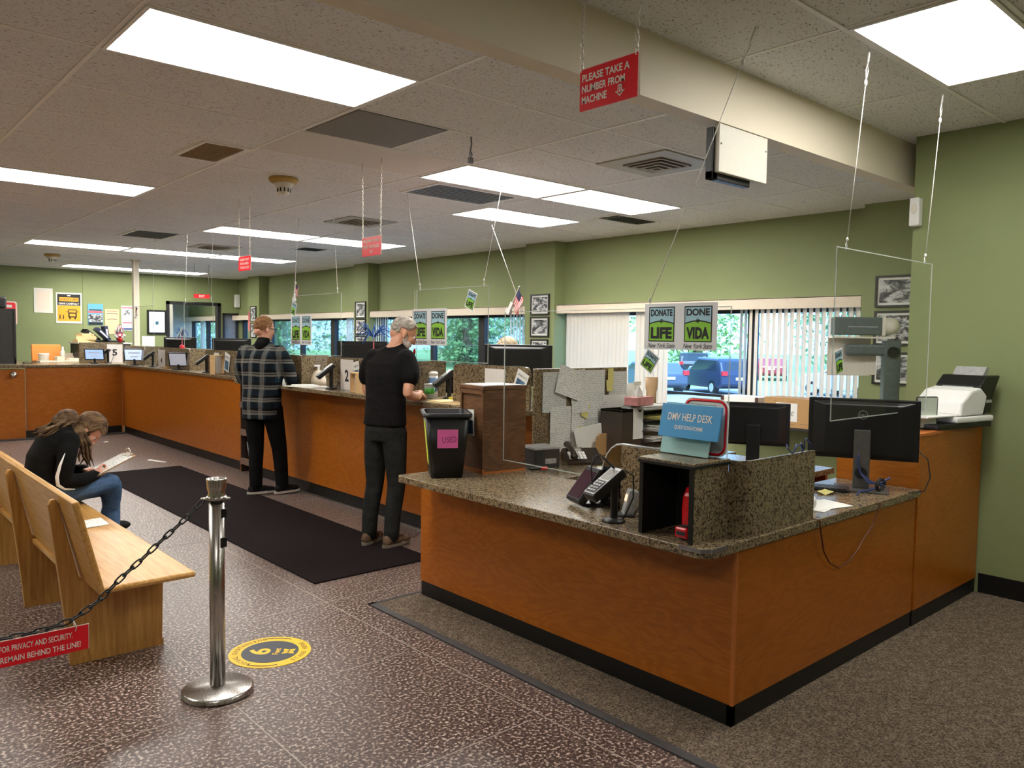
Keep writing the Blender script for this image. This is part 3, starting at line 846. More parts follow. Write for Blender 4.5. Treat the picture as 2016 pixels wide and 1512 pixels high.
shield('clear hanging shield right of the man in plaid with two green posters', (2.80, 4.26), (2.80, 3.20), 1.50, 2.125,
       ((.05, (3.5, 5.496, H-.006)), (.93, (3.66, 4.906, H-.006))))
shield('clear hanging shield left of the man in plaid, before the black-framed window', (2.84, 7.68), (2.84, 6.62), 1.50, 2.14,
       ((.05, (2.9, 7.7, H-.006)), (.95, (2.9, 6.75, H-.006))))
shield('farthest clear hanging shield, before the framed certificate', (2.84, 10.1), (2.84, 9.0), 1.50, 2.13,
       ((.05, (2.9, 10.1, H-.006)), (.95, (2.9, 9.1, H-.006))))

# ------------------------------------------------------------------ donor posters and stickers
M_PBLUE = pm('poster_pale_blue', srgb(164, 206, 220), .5, 0, .02)
M_PGREEN = pm('poster_green', srgb(142, 206, 60), .5, 0, .02)
M_PLASTIC = pm('white_film', srgb(236, 238, 240), .35, 0, .01)
def emblem(w, h, a, b, M):
    """Returns (art mesh with black, pale blue and green, lettering mesh)."""
    art = MB(); bd = w*.035
    art.quad(*[M @ Vector(v) for v in ((-w/2, -h/2, 0), (w/2, -h/2, 0), (w/2, h/2, 0), (-w/2, h/2, 0))], 0)
    z = .0008; n = 12
    arc = [(-w/2+bd+(w-2*bd)*k/n, h*.02+h*.07*math.sin(math.pi*k/n)) for k in range(n+1)]
    up = arc+[(w/2-bd, h/2-bd), (-w/2+bd, h/2-bd)]
    art.add([M @ Vector((x, y+h*.018, z)) if k <= n else M @ Vector((x, y, z)) for k, (x, y) in enumerate(up)], [tuple(range(len(up)))], 1)
    lo = [(-w/2+bd, -h/2+bd), (w/2-bd, -h/2+bd)]+[(x, y-h*.018) for x, y in reversed(arc)]
    art.add([M @ Vector((x, y, z)) for x, y in lo], [tuple(range(len(lo)))], 2)
    sp = [( w*.07*(1-k/26)*math.cos(k*.55), h*.085+w*.07*(1-k/26)*math.sin(k*.55)) for k in range(26)]
    for k in range(len(sp)-1):
        (x0, y0), (x1, y1) = sp[k], sp[k+1]; dx, dy = x1-x0, y1-y0; L = math.hypot(dx, dy)+1e-6; ox, oy = -dy/L*w*.011, dx/L*w*.011
        art.add([M @ Vector((x0+ox, y0+oy, z*1.5)), M @ Vector((x0-ox, y0-oy, z*1.5)), M @ Vector((x1-ox, y1-oy, z*1.5)), M @ Vector((x1+ox, y1+oy, z*1.5))], [(0, 1, 2, 3)], 0)
    return art, (MB().join(text_mb(a, w*.84, h*.2, .035), M @ T(0, h*.33, z*2)), MB().join(text_mb(b, w*.82, h*.33, .05), M @ T(0, -h*.25, z*2)))
MATS3 = [M_INK, M_PBLUE, M_PGREEN]
def donor_poster(label, c, w, h, e, gap, second=('DONE', 'VIDA')):
    """White film with two emblems side by side, on a shield facing the hall."""
    t = thing('donor_poster', label, 'poster', c, 0, 'donor posters on the shields')
    M = frame_m((0, 0, 0), LF, UP)
    part('film', plate(M, w, h, .002), M_PLASTIC, t)
    for s, (a, b) in ((-1, ('DONATE', 'LIFE')), (1, second)):
        A, X = emblem(e[0], e[1], a, b, M @ T(s*gap, h*.05, .0015))
        q = part('emblem', A, MATS3, t); part('upper_lettering', X[0], M_INK, q); part('lower_lettering', X[1], M_INK, q)
        part('script', MB().join(text_mb('New York State', e[0]*1.05, e[1]*.14, .006, .35), M @ T(s*gap, -h*.41, .0018)), M_INK, t)
donor_poster('large poster pair DONATE LIFE and DONE VIDA on the help desk shield', (2.112, -1.384, 1.766), .442, .235, (.163, .178), .111)
donor_poster('poster pair DONATE LIFE and DONE VIDA beside the gray-haired man', (2.788, 1.70, 1.785), .50, .31, (.19, .235), .128)
donor_poster('small faded poster pair behind the right arm of the man in plaid', (2.788, 4.03, 1.76), .47, .32, (.185, .25), .118)
def sticker(label, c, w, h, turn, right=LF):
    t = thing('donor_sticker', label, 'sticker', c, 0, 'DONATE LIFE stickers')
    M = frame_m((0, 0, 0), right, UP) @ RZ(R(turn))
    part('backing', plate(M, w*1.16, h*1.14, .0015), M_PLASTIC, t)
    A, X = emblem(w, h, 'DONATE', 'LIFE', M @ T(0, 0, .0012))
    q = part('emblem', A, MATS3, t); part('upper_lettering', X[0], M_INK, q); part('lower_lettering', X[1], M_INK, q)
sticker('tilted DONATE LIFE sticker below the large help desk posters', (2.112, -1.20, 1.586), .08, .09, -33)
sticker('tilted DONATE LIFE sticker at the top of the shield beside the gray-haired man', (2.788, 1.135, 1.995), .10, .13, -22)
sticker('tiny tilted DONATE LIFE sticker above the small faded poster pair', (2.788, 4.20, 1.985), .09, .13, -20)
sticker('DONATE LIFE sticker on the shield beside the gray camera station', (2.735, -1.912, 1.60), .07, .11, 14, (1, 0, 0))

# little flags in clips at the shield corners
M_FLAGBLUE = pm('flag_blue', srgb(52, 60, 100), .7); M_FLAGRED = pm('flag_red', srgb(206, 66, 70), .7); M_FLAGWHITE = pm('flag_white', srgb(232, 224, 222), .7)
def flag(label, c, lean, w, L):
    t = thing('small_flag', label, 'flag', c, 0, 'little flags on the shields')
    M = frame_m((0, 0, 0), LF, UP) @ RZ(R(lean))
    part('stick', MB().join(MB().cyl((0, -.05, 0), (0, L, 0), .004, n=8).ell((0, L, 0), .008, n=8), M), M_WIRE, t)
    part('clip', MB().join(MB().box((-.02, -.06, -.012), (.02, -.03, .012)).box((-.012, -.03, -.008), (.012, .02, .008)), M), M_WHITE, t)
    f = MB(); nx, ny = 8, 13; h = w*1.25
    MI = []
    for j in range(ny+1):
        for i in range(nx+1):
            u = i/nx; v = j/ny
            f.v.append(tuple(M @ Vector((u*w*.62+.004, L-.01-v*h*.62-u*w*.34, .012*math.sin(u*7+v*3)*u))))
    for j in range(ny):
        for i in range(nx):
            a = j*(nx+1)+i; f.f.append([a, a+nx+1, a+nx+2, a+1]); f.sm.append(True)
            f.m.append(0 if (j < 6 and i < 4) else (1 if j % 2 == 0 else 2))
    part('cloth', f, [M_FLAGBLUE, M_FLAGRED, M_FLAGWHITE], t)
flag('little American flag clipped on the help desk shield beside the framed photographs', (2.10, -.125, 1.90), -33, .13, .13)
flag('little American flag on the shield beside the man in plaid', (2.80, 4.20, 2.13), -12, .12, .14)
flag('faint little flag on the farthest shield near the power pole', (2.84, 9.9, 2.0), -10, .14, .16)

# ------------------------------------------------------------------ posters on the far wall (facing down the hall)
MW = lambda: frame_m((0, 0, 0), (1, 0, 0), UP)
def wall_sheet(name, label, cat, x, z, w, h, mat, group='posters on the far wall', t=.012):
    o = thing(name, label, cat, (x, YB-t/2, z), 0, group)
    part('sheet', plate(MW(), w, h, t), mat, o)
    return o
M_TINY = m_page('notice_print', srgb(236, 218, 200), srgb(120, 106, 96), 26)
o = wall_sheet('notice', 'cream framed notice left of the orange school poster', 'notice', 2.90, 2.425, .38, .56, M_OFFWHITE)
part('print', plate(MW() @ T(0, 0, .007), .26, .42, .001), M_TINY, o)
o = wall_sheet('school_poster', 'orange and black school bus safety poster on the far wall', 'poster', 3.42, 2.27, .54, .71, M_OFFWHITE)
M_ORANGE = pm('poster_orange', srgb(246, 168, 40), .5, 0, .04)
part('print', MB().join(plate(MW() @ T(0, .19, .007), .48, .26, .001, 0)).join(plate(MW() @ T(0, -.125, .007), .48, .36, .001, 1)).join(plate(MW() @ T(0, .20, .008), .40, .09, .001, 1)), [M_INK, M_ORANGE], o)
part('lettering', MB().join(text_mb("SCHOOL'S OPEN", .36, .05, .02), MW() @ T(0, .20, .0092)), M_INK, o)
part('lettering', MB().join(text_mb('DRIVE CAREFULLY', .42, .045, .02), MW() @ T(0, .10, .0085)).join(plate(MW() @ T(0, .285, .0085), .07, .02, .001)), M_LETTER, o)
b = MB()
for x0, y0, x1, y1 in ((-.02, -.22, .16, -.03), (-.05, -.10, -.03, -.07), (.17, -.10, .19, -.07), (.0, -.26, .03, -.22), (.11, -.26, .14, -.22)): b.join(plate(MW() @ T((x0+x1)/2, (y0+y1)/2, .0078), x1-x0, y1-y0, .0008, 0))
for x0, y0, x1, y1 in ((.0, -.10, .14, -.05), (.01, -.19, .13, -.13)): b.join(plate(MW() @ T((x0+x1)/2, (y0+y1)/2, .0088), x1-x0, y1-y0, .0008, 1))
for x in (-.19, -.12):
    b.join(MB().ell((x, -.17, .008), (.014, .014, .001), n=8), MW()); b.join(plate(MW() @ T(x, -.22, .0078), .022, .07, .0008))
part('bus_drawing', b, [M_INK, M_ORANGE], o)
M_VBLUE = pm('poster_blue', srgb(92, 164, 196), .5, 0, .05); M_VRED = pm('poster_red_band', srgb(196, 96, 100), .5)
o = wall_sheet('photo_poster', 'blue and gray photo poster right of the school poster', 'poster', 3.98, 2.14, .33, .50, M_VBLUE)
part('print', MB().join(plate(MW() @ T(0, .06, .007), .31, .05, .001, 0)).join(plate(MW() @ T(0, -.09, .007), .31, .18, .001, 1)).join(plate(MW() @ T(0, .105, .0072), .28, .025, .001, 2)).join(plate(MW() @ T(0, -.215, .007), .31, .06, .001, 2)), [M_VRED, M_PHOTO, M_INK], o)
o = wall_sheet('peach_poster', 'peach poster with black curves behind the binders', 'poster', 4.345, 1.98, .31, .60, pm('peach_paper', srgb(232, 190, 150), .6, 0, .03))
a = MB()
for z, w, hgt in ((.18, .24, .02), (.05, .22, .012)):
    pts = [(w*(k/10-.5), z+hgt*math.sin(math.pi*k/10), .008) for k in range(11)]; a.tube([MW() @ Vector(p) for p in pts], .006, 6)
o2 = part('heading', plate(MW() @ T(0, .25, .007), .22, .022, .001), pm('tan_ink', srgb(170, 130, 96), .6), o)
part('drawing', a, M_INK, o)
o = wall_sheet('alert_poster', 'pale blue poster with sideways black letters beside the pole', 'poster', 4.73, 2.07, .36, .60, pm('pale_blue_paper', srgb(206, 214, 224), .5))
part('print', MB().join(plate(MW() @ T(-.03, .25, .007), .28, .03, .001, 0)).join(plate(MW() @ T(-.05, -.11, .007), .2, .03, .001, 0)).join(plate(MW() @ T(0, -.26, .007), .32, .04, .001, 1)).join(plate(MW() @ T(-.06, .13, .007), .16, .12, .001, 2)), [M_VRED, pm('poster_navy', srgb(50, 70, 120), .5), M_PHOTO], o)
part('lettering', MB().join(text_mb('ALERT', .24, .07, .02), MW() @ T(.12, .05, .008) @ RZ(R(-90))), M_INK, o)
o = wall_sheet('framed_certificate', 'framed pale blue certificate in a wide black frame', 'picture', 5.37, 1.99, .46, .60, M_BLACK, t=.03)
part('sheet_inside', plate(MW() @ T(0, 0, .0155), .37, .51, .002), m_page('certificate_print', srgb(206, 222, 232), srgb(120, 140, 160), 24, .6), o)
part('emblem', plate(MW() @ T(0, -.02, .0172), .07, .08, .001), pm('teal_square', srgb(40, 100, 120), .5), o)
o = wall_sheet('paper_notice', 'white notice taped under the framed certificate', 'notice', 5.17, 1.45, .30, .38, M_PAGE, t=.004)
o = thing('stop_sign_board', 'red board with white letters at the far left edge', 'sign', (2.20, YB-.006, 2.12))
part('board', plate(MW(), .36, .52, .01, 0, .05), M_REDEDGE, o); part('red_field', plate(MW() @ T(0, 0, .006), .30, .46, .004, 0, .04), M_RED, o)
part('white_marks', MB().join(plate(MW() @ T(.0, .15, .009), .16, .06, .001)), M_LETTER, o); part('arrow', MB().add([MW() @ Vector(v) for v in ((.02, -.10, .009), (.10, -.10, .009), (.10, -.14, .009), (.13, -.14, .009), (.06, -.20, .009), (-.01, -.14, .009), (.02, -.14, .009))], [(6, 5, 4, 3, 2, 1, 0)]), M_LETTER, o)

# a bare hook on the ceiling grid
solo('ceiling_hook', 'bare dark ceiling hook hanging near the gray square ceiling panel', 'hook', MB().tube([(0, 0, 0), (.006, 0, -.05), (-.004, 0, -.10)], .006, 6).tube([(-.004, 0, -.10), (-.012, 0, -.13), (0, 0, -.15), (.012, 0, -.13), (0, 0, -.105)], .005, 6).box((-.02, -.012, -.19), (.015, .012, -.15)), M_GREY, (2.504, .80, H-.006))

# framed photographs on the pillars (facing the hall)
def framed(label, y, z, w, h, pic=M_PHOTO, x=7.25, art=True):
    t = thing('framed_photograph', label, 'picture', (x-.012, y, z), 0, 'framed photographs on the pillars')
    M = frame_m((0, 0, 0), LF, UP); e = .022
    f = MB().join(plate(M @ T(0, h/2-e/2, 0), w, e, .024)).join(plate(M @ T(0, -h/2+e/2, 0), w, e, .024)).join(plate(M @ T(-w/2+e/2, 0, 0), e, h-2*e, .024)).join(plate(M @ T(w/2-e/2, 0, 0), e, h-2*e, .024))
    part('frame', f, M_BLACK, t)
    part('mount', plate(M @ T(0, 0, -.004), w-2*e, h-2*e, .008), M_PAPER, t)
    part('photograph', plate(M @ T(0, 0, .001), w-2*e-.045, h-2*e-.05, .003), pic, t)
framed('top framed photograph on the pillar beside the help desk flag', 5.0, 2.225, .41, .32)
framed('middle framed photograph on the pillar beside the help desk flag', 5.0, 1.885, .41, .31, M_PHOTO2)
framed('lowest framed photograph half hidden by the monitor of the nearest station', 5.0, 1.545, .38, .30)
framed('top framed photograph on the pillar right of the number 2 station', 10.26, 2.24, .40, .34, M_PHOTO2)
framed('middle framed photograph on the pillar right of the number 2 station', 10.26, 1.90, .40, .31)
framed('lowest framed photograph just above the monitor by the blue pinwheel', 10.26, 1.56, .40, .30, M_PHOTO2)
framed('upper framed photograph on the farthest pillar beside the head of the man in plaid', 15.42, 2.235, .34, .38)
framed('lower framed photograph on the farthest pillar, by the neck of the man in plaid', 15.42, 1.82, .34, .36, M_PHOTO2)
framed('top wide framed photograph at the right end of the window wall', -.32, 2.24, .44, .33, M_PHOTO2)
framed('second wide framed photograph at the right end of the window wall', -.32, 1.86, .44, .36)
framed('lowest framed photograph behind the gray camera station', -.32, 1.44, .44, .34, M_PHOTO2)
solo('red_notice', 'small red and white notice left of the photographs on the farthest pillar', 'notice', plate(frame_m((0, 0, 0), LF, UP), .12, .5, .006), pm('red_white_paper', srgb(206, 120, 116), .6, 0, .4, 8), (7.247, 15.68, 2.05))

# ================================================================== people
def remesh(mb, voxel, smooth=4):
    """Fuse overlapping closed shapes into one continuous skin; returns an MB."""
    me = mesh_of('tmp', mb, []); o = bpy.data.objects.new('tmp', me); COL.objects.link(o)
    m = o.modifiers.new('r', 'REMESH'); m.mode = 'VOXEL'; m.voxel_size = voxel
    if smooth:
        q = o.modifiers.new('s', 'SMOOTH'); q.iterations = smooth; q.factor = .5
    dg = bpy.context.evaluated_depsgraph_get(); dg.update()
    r = bpy.data.meshes.new_from_object(o.evaluated_get(dg))
    out = MB()
    out.add([v.co.copy() for v in r.vertices], [tuple(p.vertices) for p in r.polygons], 0, True)
    bpy.data.objects.remove(o); bpy.data.meshes.remove(me); bpy.data.meshes.remove(r)
    return out

def limb(mb, pts, rad, n=14, sub=6):
    """Tapering limb through joints, eased along a Catmull curve, with round ends."""
    P = [Vector(p) for p in pts]; out = []; rr = []
    for i in range(len(P)-1):
        p0 = P[max(i-1, 0)]; p1 = P[i]; p2 = P[i+1]; p3 = P[min(i+2, len(P)-1)]
        for k in range(sub):
            t = k/sub
            c = .5*((2*p1)+(p2-p0)*t+(2*p0-5*p1+4*p2-p3)*t*t+(3*p1-p0-3*p2+p3)*t**3)
            l = p1.lerp(p2, t); out.append(l.lerp(c, .55)); rr.append(rad[i]+(rad[i+1]-rad[i])*t)
    out.append(P[-1]); rr.append(rad[-1])
    mb.tube(out, rr, n)
    mb.ell(P[0], rad[0], n=12); mb.ell(P[-1], rad[-1], n=12)
    return mb

def torso(mb, secs, n=24):
    """secs: (centre, half width along side, half depth along front, side vector, front vector)."""
    rs = []
    for c, a, b, s, f in secs:
        c = Vector(c); s = Vector(s).normalized(); f = Vector(f).normalized(); ring = []
        for k in range(n):
            t = 2*math.pi*k/n; e = 2.4
            x = math.copysign(abs(math.cos(t))**(2/e), math.cos(t)); y = math.copysign(abs(math.sin(t))**(2/e), math.sin(t))
            ring.append(c+s*(a*x)+f*(b*y))
        rs.append(ring)
    return mb.rings(rs, 0, True, True)

def hand(mb, wrist, fwd, palm, thumb_side, k=1.0, curl=30, spread=5, fist=None):
    """Palm, four fingers of unequal length with knuckle bends, and a thumb. fwd: along the hand; palm: out of the palm."""
    w = Vector(wrist); f = Vector(fwd).normalized(); p = Vector(palm); p = (p-f*p.dot(f)).normalized(); s = f.cross(p)*thumb_side
    B = lambda a, b, c: w+f*(a*k)+s*(b*k)+p*(c*k)
    M = Matrix((( f.x, s.x, p.x), (f.y, s.y, p.y), (f.z, s.z, p.z)))
    mb.ell(B(.05, 0, 0), (.052*k, .040*k, .016*k), M, 14)
    mb.ell(B(.025, .012, .005), (.035*k, .03*k, .016*k), M, 12)
    for i, (b, L) in enumerate(((.028, .072), (.010, .080), (-.010, .074), (-.028, .058))):
        a = R(spread*(1.5-i)); pts = [B(.075, b*.9, 0), B(.092, b, 0)]; ang = 0; pos = Vector((.092, b, 0)); L *= 1
        for seg, c in ((.45, curl), (.32, curl*1.1), (.23, curl*.7)):
            ang += R(c); pos = pos+Vector((math.cos(ang)*math.cos(a), math.sin(a)*.6, math.sin(ang)))*L*seg; pts.append(B(*pos))
        limb(mb, pts, [.0095*k, .0094*k, .0086*k, .008*k, .007*k], 8, 3)
    pts = [B(.015, .026, .006), B(.045, .050, .014), B(.07, .058, .026), B(.088, .056, .036)]
    limb(mb, pts, [.015*k, .012*k, .010*k, .0085*k], 8, 3)

def head(mb, c, M, k=1.0, nose=1.0, ears=True):
    """M columns: forward, left, up of the head; c is the middle of the skull."""
    c = Vector(c); E = lambda p, r, q=14: mb.ell(c+M @ (Vector(p)*k), tuple(x*k for x in r), M, q)
    E((-.012, 0, .028), (.098, .078, .092), 20)
    E((.028, 0, -.03), (.068, .063, .085), 18)
    E((.052, 0, -.085), (.038, .040, .030))
    E((.072, 0, -.100), (.020, .022, .016))
    E((.078, 0, .022), (.018, .046, .014))
    E((.060, .040, -.025), (.026, .022, .022)); E((.060, -.040, -.025), (.026, .022, .022))
    E((.098, 0, -.012), (.013*nose, .010, .030)); E((.106, 0, -.032), (.015*nose, .015, .012))
    E((.088, 0, -.060), (.010, .024, .006)); E((.086, 0, -.070), (.010, .021, .007))
    E((-.06, 0, -.02), (.045, .058, .06))
    if ears:
        for s in (-1, 1):
            E((-.012, s*.078, -.012), (.020, .010, .032)); E((-.008, s*.080, -.034), (.010, .008, .014))

def eyes(parent, c, M, k=1.0, world=False):
    mb = MB()
    for s in (-1, 1):
        q = Vector(c)+M @ (Vector((.078, s*.032, .002))*k)
        mb.ell(q, .0125*k, M, 10, 0); mb.ell(q+M @ (Vector((.009, 0, -.002))*k), .0065*k, M, 8, 1)
    part('eyes', mb, [M_EYEW, M_INK], parent)
M_EYEW = pm('eye_white', srgb(220, 212, 204), .3)

def hair_cap(c, M, k, keep, scale=1.0, lump=.004, seed=1, rad=(.106, .086, .1)):
    """Shell of hair over the skull wherever keep(direction) holds."""
    rnd = random.Random(seed); n = 40; mb = MB(); g = []
    c = Vector(c)
    for j in range(n//2+1):
        t = math.pi*j/(n//2)
        for i in range(n):
            p = 2*math.pi*i/n; d = Vector((math.sin(t)*math.cos(p), math.sin(t)*math.sin(p), math.cos(t)))
            r = Vector((d.x*rad[0], d.y*rad[1], d.z*rad[2]))*scale*(1+rnd.uniform(-lump, lump)*8)
            g.append((d, c+M @ ((r+Vector((-.012, 0, .026)))*k), c+M @ ((r*.86+Vector((-.012, 0, .026)))*k)))
    idx = {}
    def V(a, lay):
        key = (a, lay)
        if key not in idx: idx[key] = len(mb.v); mb.v.append(tuple(g[a][1 if lay == 0 else 2]))
        return idx[key]
    faces = []
    for j in range(n//2):
        for i in range(n):
            q = (j*n+i, j*n+(i+1) % n, (j+1)*n+(i+1) % n, (j+1)*n+i)
            if sum(keep(g[a][0]) for a in q) >= 2: faces.append(q)
    cnt = {}
    for q in faces:
        for lay in (0, 1):
            f = [V(a, lay) for a in q]; mb.f.append(f if lay else f[::-1]); mb.m.append(0); mb.sm.append(True)
        for a, b in zip(q, q[1:]+q[:1]): cnt[tuple(sorted((a, b)))] = cnt.get(tuple(sorted((a, b))), 0)+1
    for (a, b), m in cnt.items():
        if m == 1: mb.f.append([V(a, 0), V(b, 0), V(b, 1), V(a, 1)]); mb.m.append(0); mb.sm.append(True)
    return mb

def rot3(yaw=0, pitch=0, roll=0):
    """Head frame: columns forward, left, up; pitch positive looks down."""
    return (Matrix.Rotation(yaw, 3, 'Z') @ Matrix.Rotation(pitch, 3, 'Y') @ Matrix.Rotation(roll, 3, 'X'))

def shoe(mb, ankle, yaw, k=1.0, mi=0):
    M = Matrix.Rotation(yaw, 3, 'Z'); a = Vector(ankle); E = lambda p, r: mb.ell(a+M @ (Vector(p)*k), tuple(x*k for x in r), M, 14, mi)
    base = -a.z/k
    E((.045, 0, base+.055), (.125, .046, .040)); E((.135, 0, base+.048), (.075, .048, .034)); E((-.035, 0, base+.06), (.05, .040, .05)); E((.0, 0, base+.09), (.055, .042, .045))
    return mb
def sole(mb, ankle, yaw, k=1.0):
    M = Matrix.Rotation(yaw, 3, 'Z'); a = Vector(ankle); pts = []
    for q in range(28):
        t = 2*math.pi*q/28; x = .06+.155*math.cos(t); w = .046 if x > .05 else .040; y = w*math.sin(t)*1.08
        pts.append(a+M @ (Vector((x, y, 0))*k))
    lo = [Vector((p.x, p.y, .011)) for p in pts]; hi = [Vector((p.x, p.y, .034*k)) for p in pts]
    return mb.rings([lo, hi], 0, False, True)

def m_cloth(name, a, b, sc=5, bump=.35, rough=.85):
    n = N(name); f = n.noise(n.mapped((1, 1, 1.8)), sc, 4, .6, .4); w = n.noise(n.obj(), 600, 2)
    c = n.ramp(f, [(.3, a), (.7, b)])
    n.bump(n.math('ADD', f, n.math('MULTIPLY', w, .03)), bump, .05); return n.set(c, rough, 0, .15)
M_TSHIRT = m_cloth('black_tshirt_cloth', srgb(13, 12, 13), srgb(24, 22, 23))
M_CHINO = m_cloth('dark_grey_trouser_cloth', srgb(27, 28, 27), srgb(44, 46, 44), 7)
M_BLACKPANT = m_cloth('black_trouser_cloth', srgb(9, 9, 10), srgb(18, 18, 19), 6)
M_KNIT = m_cloth('black_knit', srgb(9, 9, 9), srgb(18, 18, 18), 6)
M_JEANS = m_cloth('blue_denim', srgb(62, 88, 122), srgb(86, 114, 150), 8)
M_GREYHAIR = m_cloth('silver_hair', srgb(126, 118, 108), srgb(206, 196, 182), 26, .5, .6)
M_SANDYHAIR = m_cloth('sandy_hair', srgb(112, 78, 50), srgb(160, 118, 80), 30, .5, .6)
M_BROWNHAIR = m_cloth('brown_hair', srgb(52, 37, 26), srgb(136, 108, 78), 13, .6, .5)
M_ASHHAIR = m_cloth('ash_blond_hair', srgb(150, 130, 104), srgb(214, 198, 170), 20, .5, .6)
M_BEARD = m_cloth('white_stubble', srgb(176, 158, 146), srgb(214, 204, 196), 60, .4, .8)
M_TANSHOE = m_cloth('brown_suede', srgb(84, 64, 48), srgb(118, 94, 74), 14, .5)
M_BLACKSHOE = m_cloth('black_shoe_leather', srgb(18, 18, 18), srgb(36, 36, 36), 14, .3, .6)
M_SOLE = pm('rubber_sole', srgb(126, 116, 100), .7); M_SOLEW = pm('pale_sole', srgb(196, 190, 180), .7)
def m_plaid():
    n = N('dark_plaid_flannel'); s = n.sep(n.obj())
    def band(c, per, lo, hi, off=0.0):
        f = n.math('FRACT', n.math('ADD', n.math('DIVIDE', c, per), off)); return n.math('MULTIPLY', n.math('GREATER_THAN', f, lo), n.math('LESS_THAN', f, hi))
    fz = n.math('ADD', s[2], n.math('MULTIPLY', n.noise(n.obj(), 3, 2), .03)); fy = n.math('ADD', n.math('ADD', s[1], n.math('MULTIPLY', s[0], .35)), n.math('MULTIPLY', n.noise(n.obj(), 4, 2), .03))
    c = n.mix(band(fz, .135, .0, .45), srgb(16, 17, 20), srgb(22, 40, 52))
    c = n.mix(n.math('MULTIPLY', band(fy, .135, .5, .95), .7), c, srgb(14, 15, 18))
    c = n.mix(n.math('MULTIPLY', band(fy, .135, .08, .42), .42), c, srgb(124, 122, 116))
    c = n.mix(n.math('MULTIPLY', band(fz, .135, .48, .63), .48), c, srgb(140, 138, 130)); c = n.mix(n.math('MULTIPLY', band(fz, .135, .68, .80), .42), c, srgb(136, 134, 128))
    n.bump(n.noise(n.mapped((1, 1, 1.6)), 6, 3), .3, .05)
    return n.set(c, .85, 0, .15)
M_PLAID = m_plaid()

SX, FX = (0, 1, 0), (1, 0, 0)
def walker(label, loc, rz, body_h, P, shirt_m, trouser_m, shoe_m, sole_m, skin_m, shirt_secs, sleeve, feet, headc, headM, trous_secs, legs, arms, hair, hair_m, extra=None, voxel=.008, belt=None):
    t = thing('person', label, 'person', loc, rz)
    b = MB()
    head(b, headc, headM, P.get('hk', 1.08))
    limb(b, P['neck'], P.get('neck_r', [.062, .058, .06]), 14)
    torso(b, [(c, a*.86, d*.86, s, f) for c, a, d, s, f in shirt_secs])
    torso(b, [(c, a*.86, d*.86, s, f) for c, a, d, s, f in trous_secs])
    for a in arms: limb(b, a['pts'], [r*.82 for r in a['r']]); hand(b, a['wrist'], a['fwd'], a['palm'], a['side'], 1.05, a.get('curl', 30))
    for L in legs: limb(b, L['pts'], [r*.8 for r in L['r']])
    for L in feet: shoe(b, L[0], L[1], .86)
    part('body', remesh(b, .0055, 2), skin_m, t)
    s = MB(); torso(s, shirt_secs)
    for a in arms: limb(s, a['sleeve'], a['sr'])
    if P.get('collar'): limb(s, P['collar'][0], P['collar'][1])
    part('shirt', remesh(s, voxel, 5), shirt_m, t)
    s = MB(); torso(s, trous_secs)
    for L in legs: limb(s, L['pts'], L['r'])
    part('trousers', remesh(s, voxel, 5), trouser_m, t)
    for L in feet:
        q = part('shoe', remesh(shoe(MB(), L[0], L[1]), .007, 3), shoe_m, t)
        part('sole', sole(MB(), L[0], L[1]), sole_m, q)
    part('hair', hair, hair_m, t)
    eyes(t, headc, headM, P.get('hk', 1.08))
    if extra: extra(t)
    return t

# ---- gray-haired man at the counter
hm = rot3(R(-34), R(28)); hc = (.175, -.03, 1.728)
sec = [((-.02, 0, .985), .188, .130, SX, FX), ((-.015, 0, 1.10), .180, .120, SX, FX), ((-.01, 0, 1.22), .180, .115, SX, FX), ((.01, 0, 1.38), .205, .125, SX, FX), ((.03, 0, 1.50), .215, .118, SX, (1, 0, .15)), ((.055, 0, 1.575), .165, .085, SX, (1, 0, .3)), ((.078, 0, 1.632), .078, .064, SX, (1, 0, .4))]
ts = [((-.01, 0, .86), .165, .115, SX, FX), ((-.015, 0, .95), .178, .125, SX, FX), ((-.01, 0, 1.04), .165, .112, SX, FX)]
arms = [dict(pts=[(.04, -.195, 1.515), (.01, -.235, 1.39), (-.03, -.245, 1.255), (.12, -.205, 1.215), (.27, -.125, 1.235)], r=[.062, .055, .049, .046, .033], sleeve=[(.04, -.165, 1.52), (.025, -.215, 1.44), (.005, -.237, 1.375)], sr=[.082, .080, .076], wrist=(.265, -.128, 1.235), fwd=(.9, .35, -.25), palm=(-.2, .55, -.8), side=1, curl=38),
        dict(pts=[(.04, .195, 1.515), (.03, .24, 1.38), (.05, .25, 1.24), (.22, .20, 1.20), (.36, .06, 1.215)], r=[.062, .055, .049, .046, .033], sleeve=[(.04, .165, 1.52), (.03, .22, 1.44), (.035, .24, 1.36)], sr=[.080, .078, .075], wrist=(.355, .063, 1.215), fwd=(.8, -.55, -.15), palm=(-.1, -.5, -.85), side=-1, curl=30)]
legs = [dict(pts=[(-.01, -.09, .93), (.0, -.095, .72), (.015, -.095, .50), (-.02, -.09, .28), (-.035, -.088, .09)], r=[.105, .092, .074, .067, .062]),
        dict(pts=[(-.01, .09, .93), (-.02, .10, .72), (-.02, .105, .50), (-.06, .115, .28), (-.07, .12, .09)], r=[.105, .092, .074, .067, .062])]
hk = 1.08
keep = lambda d: d.z > .62 or (d.x < .35 and d.z > .05 and d.z > -.1+d.x*.9) or (d.x < -.45 and d.z > -.55)
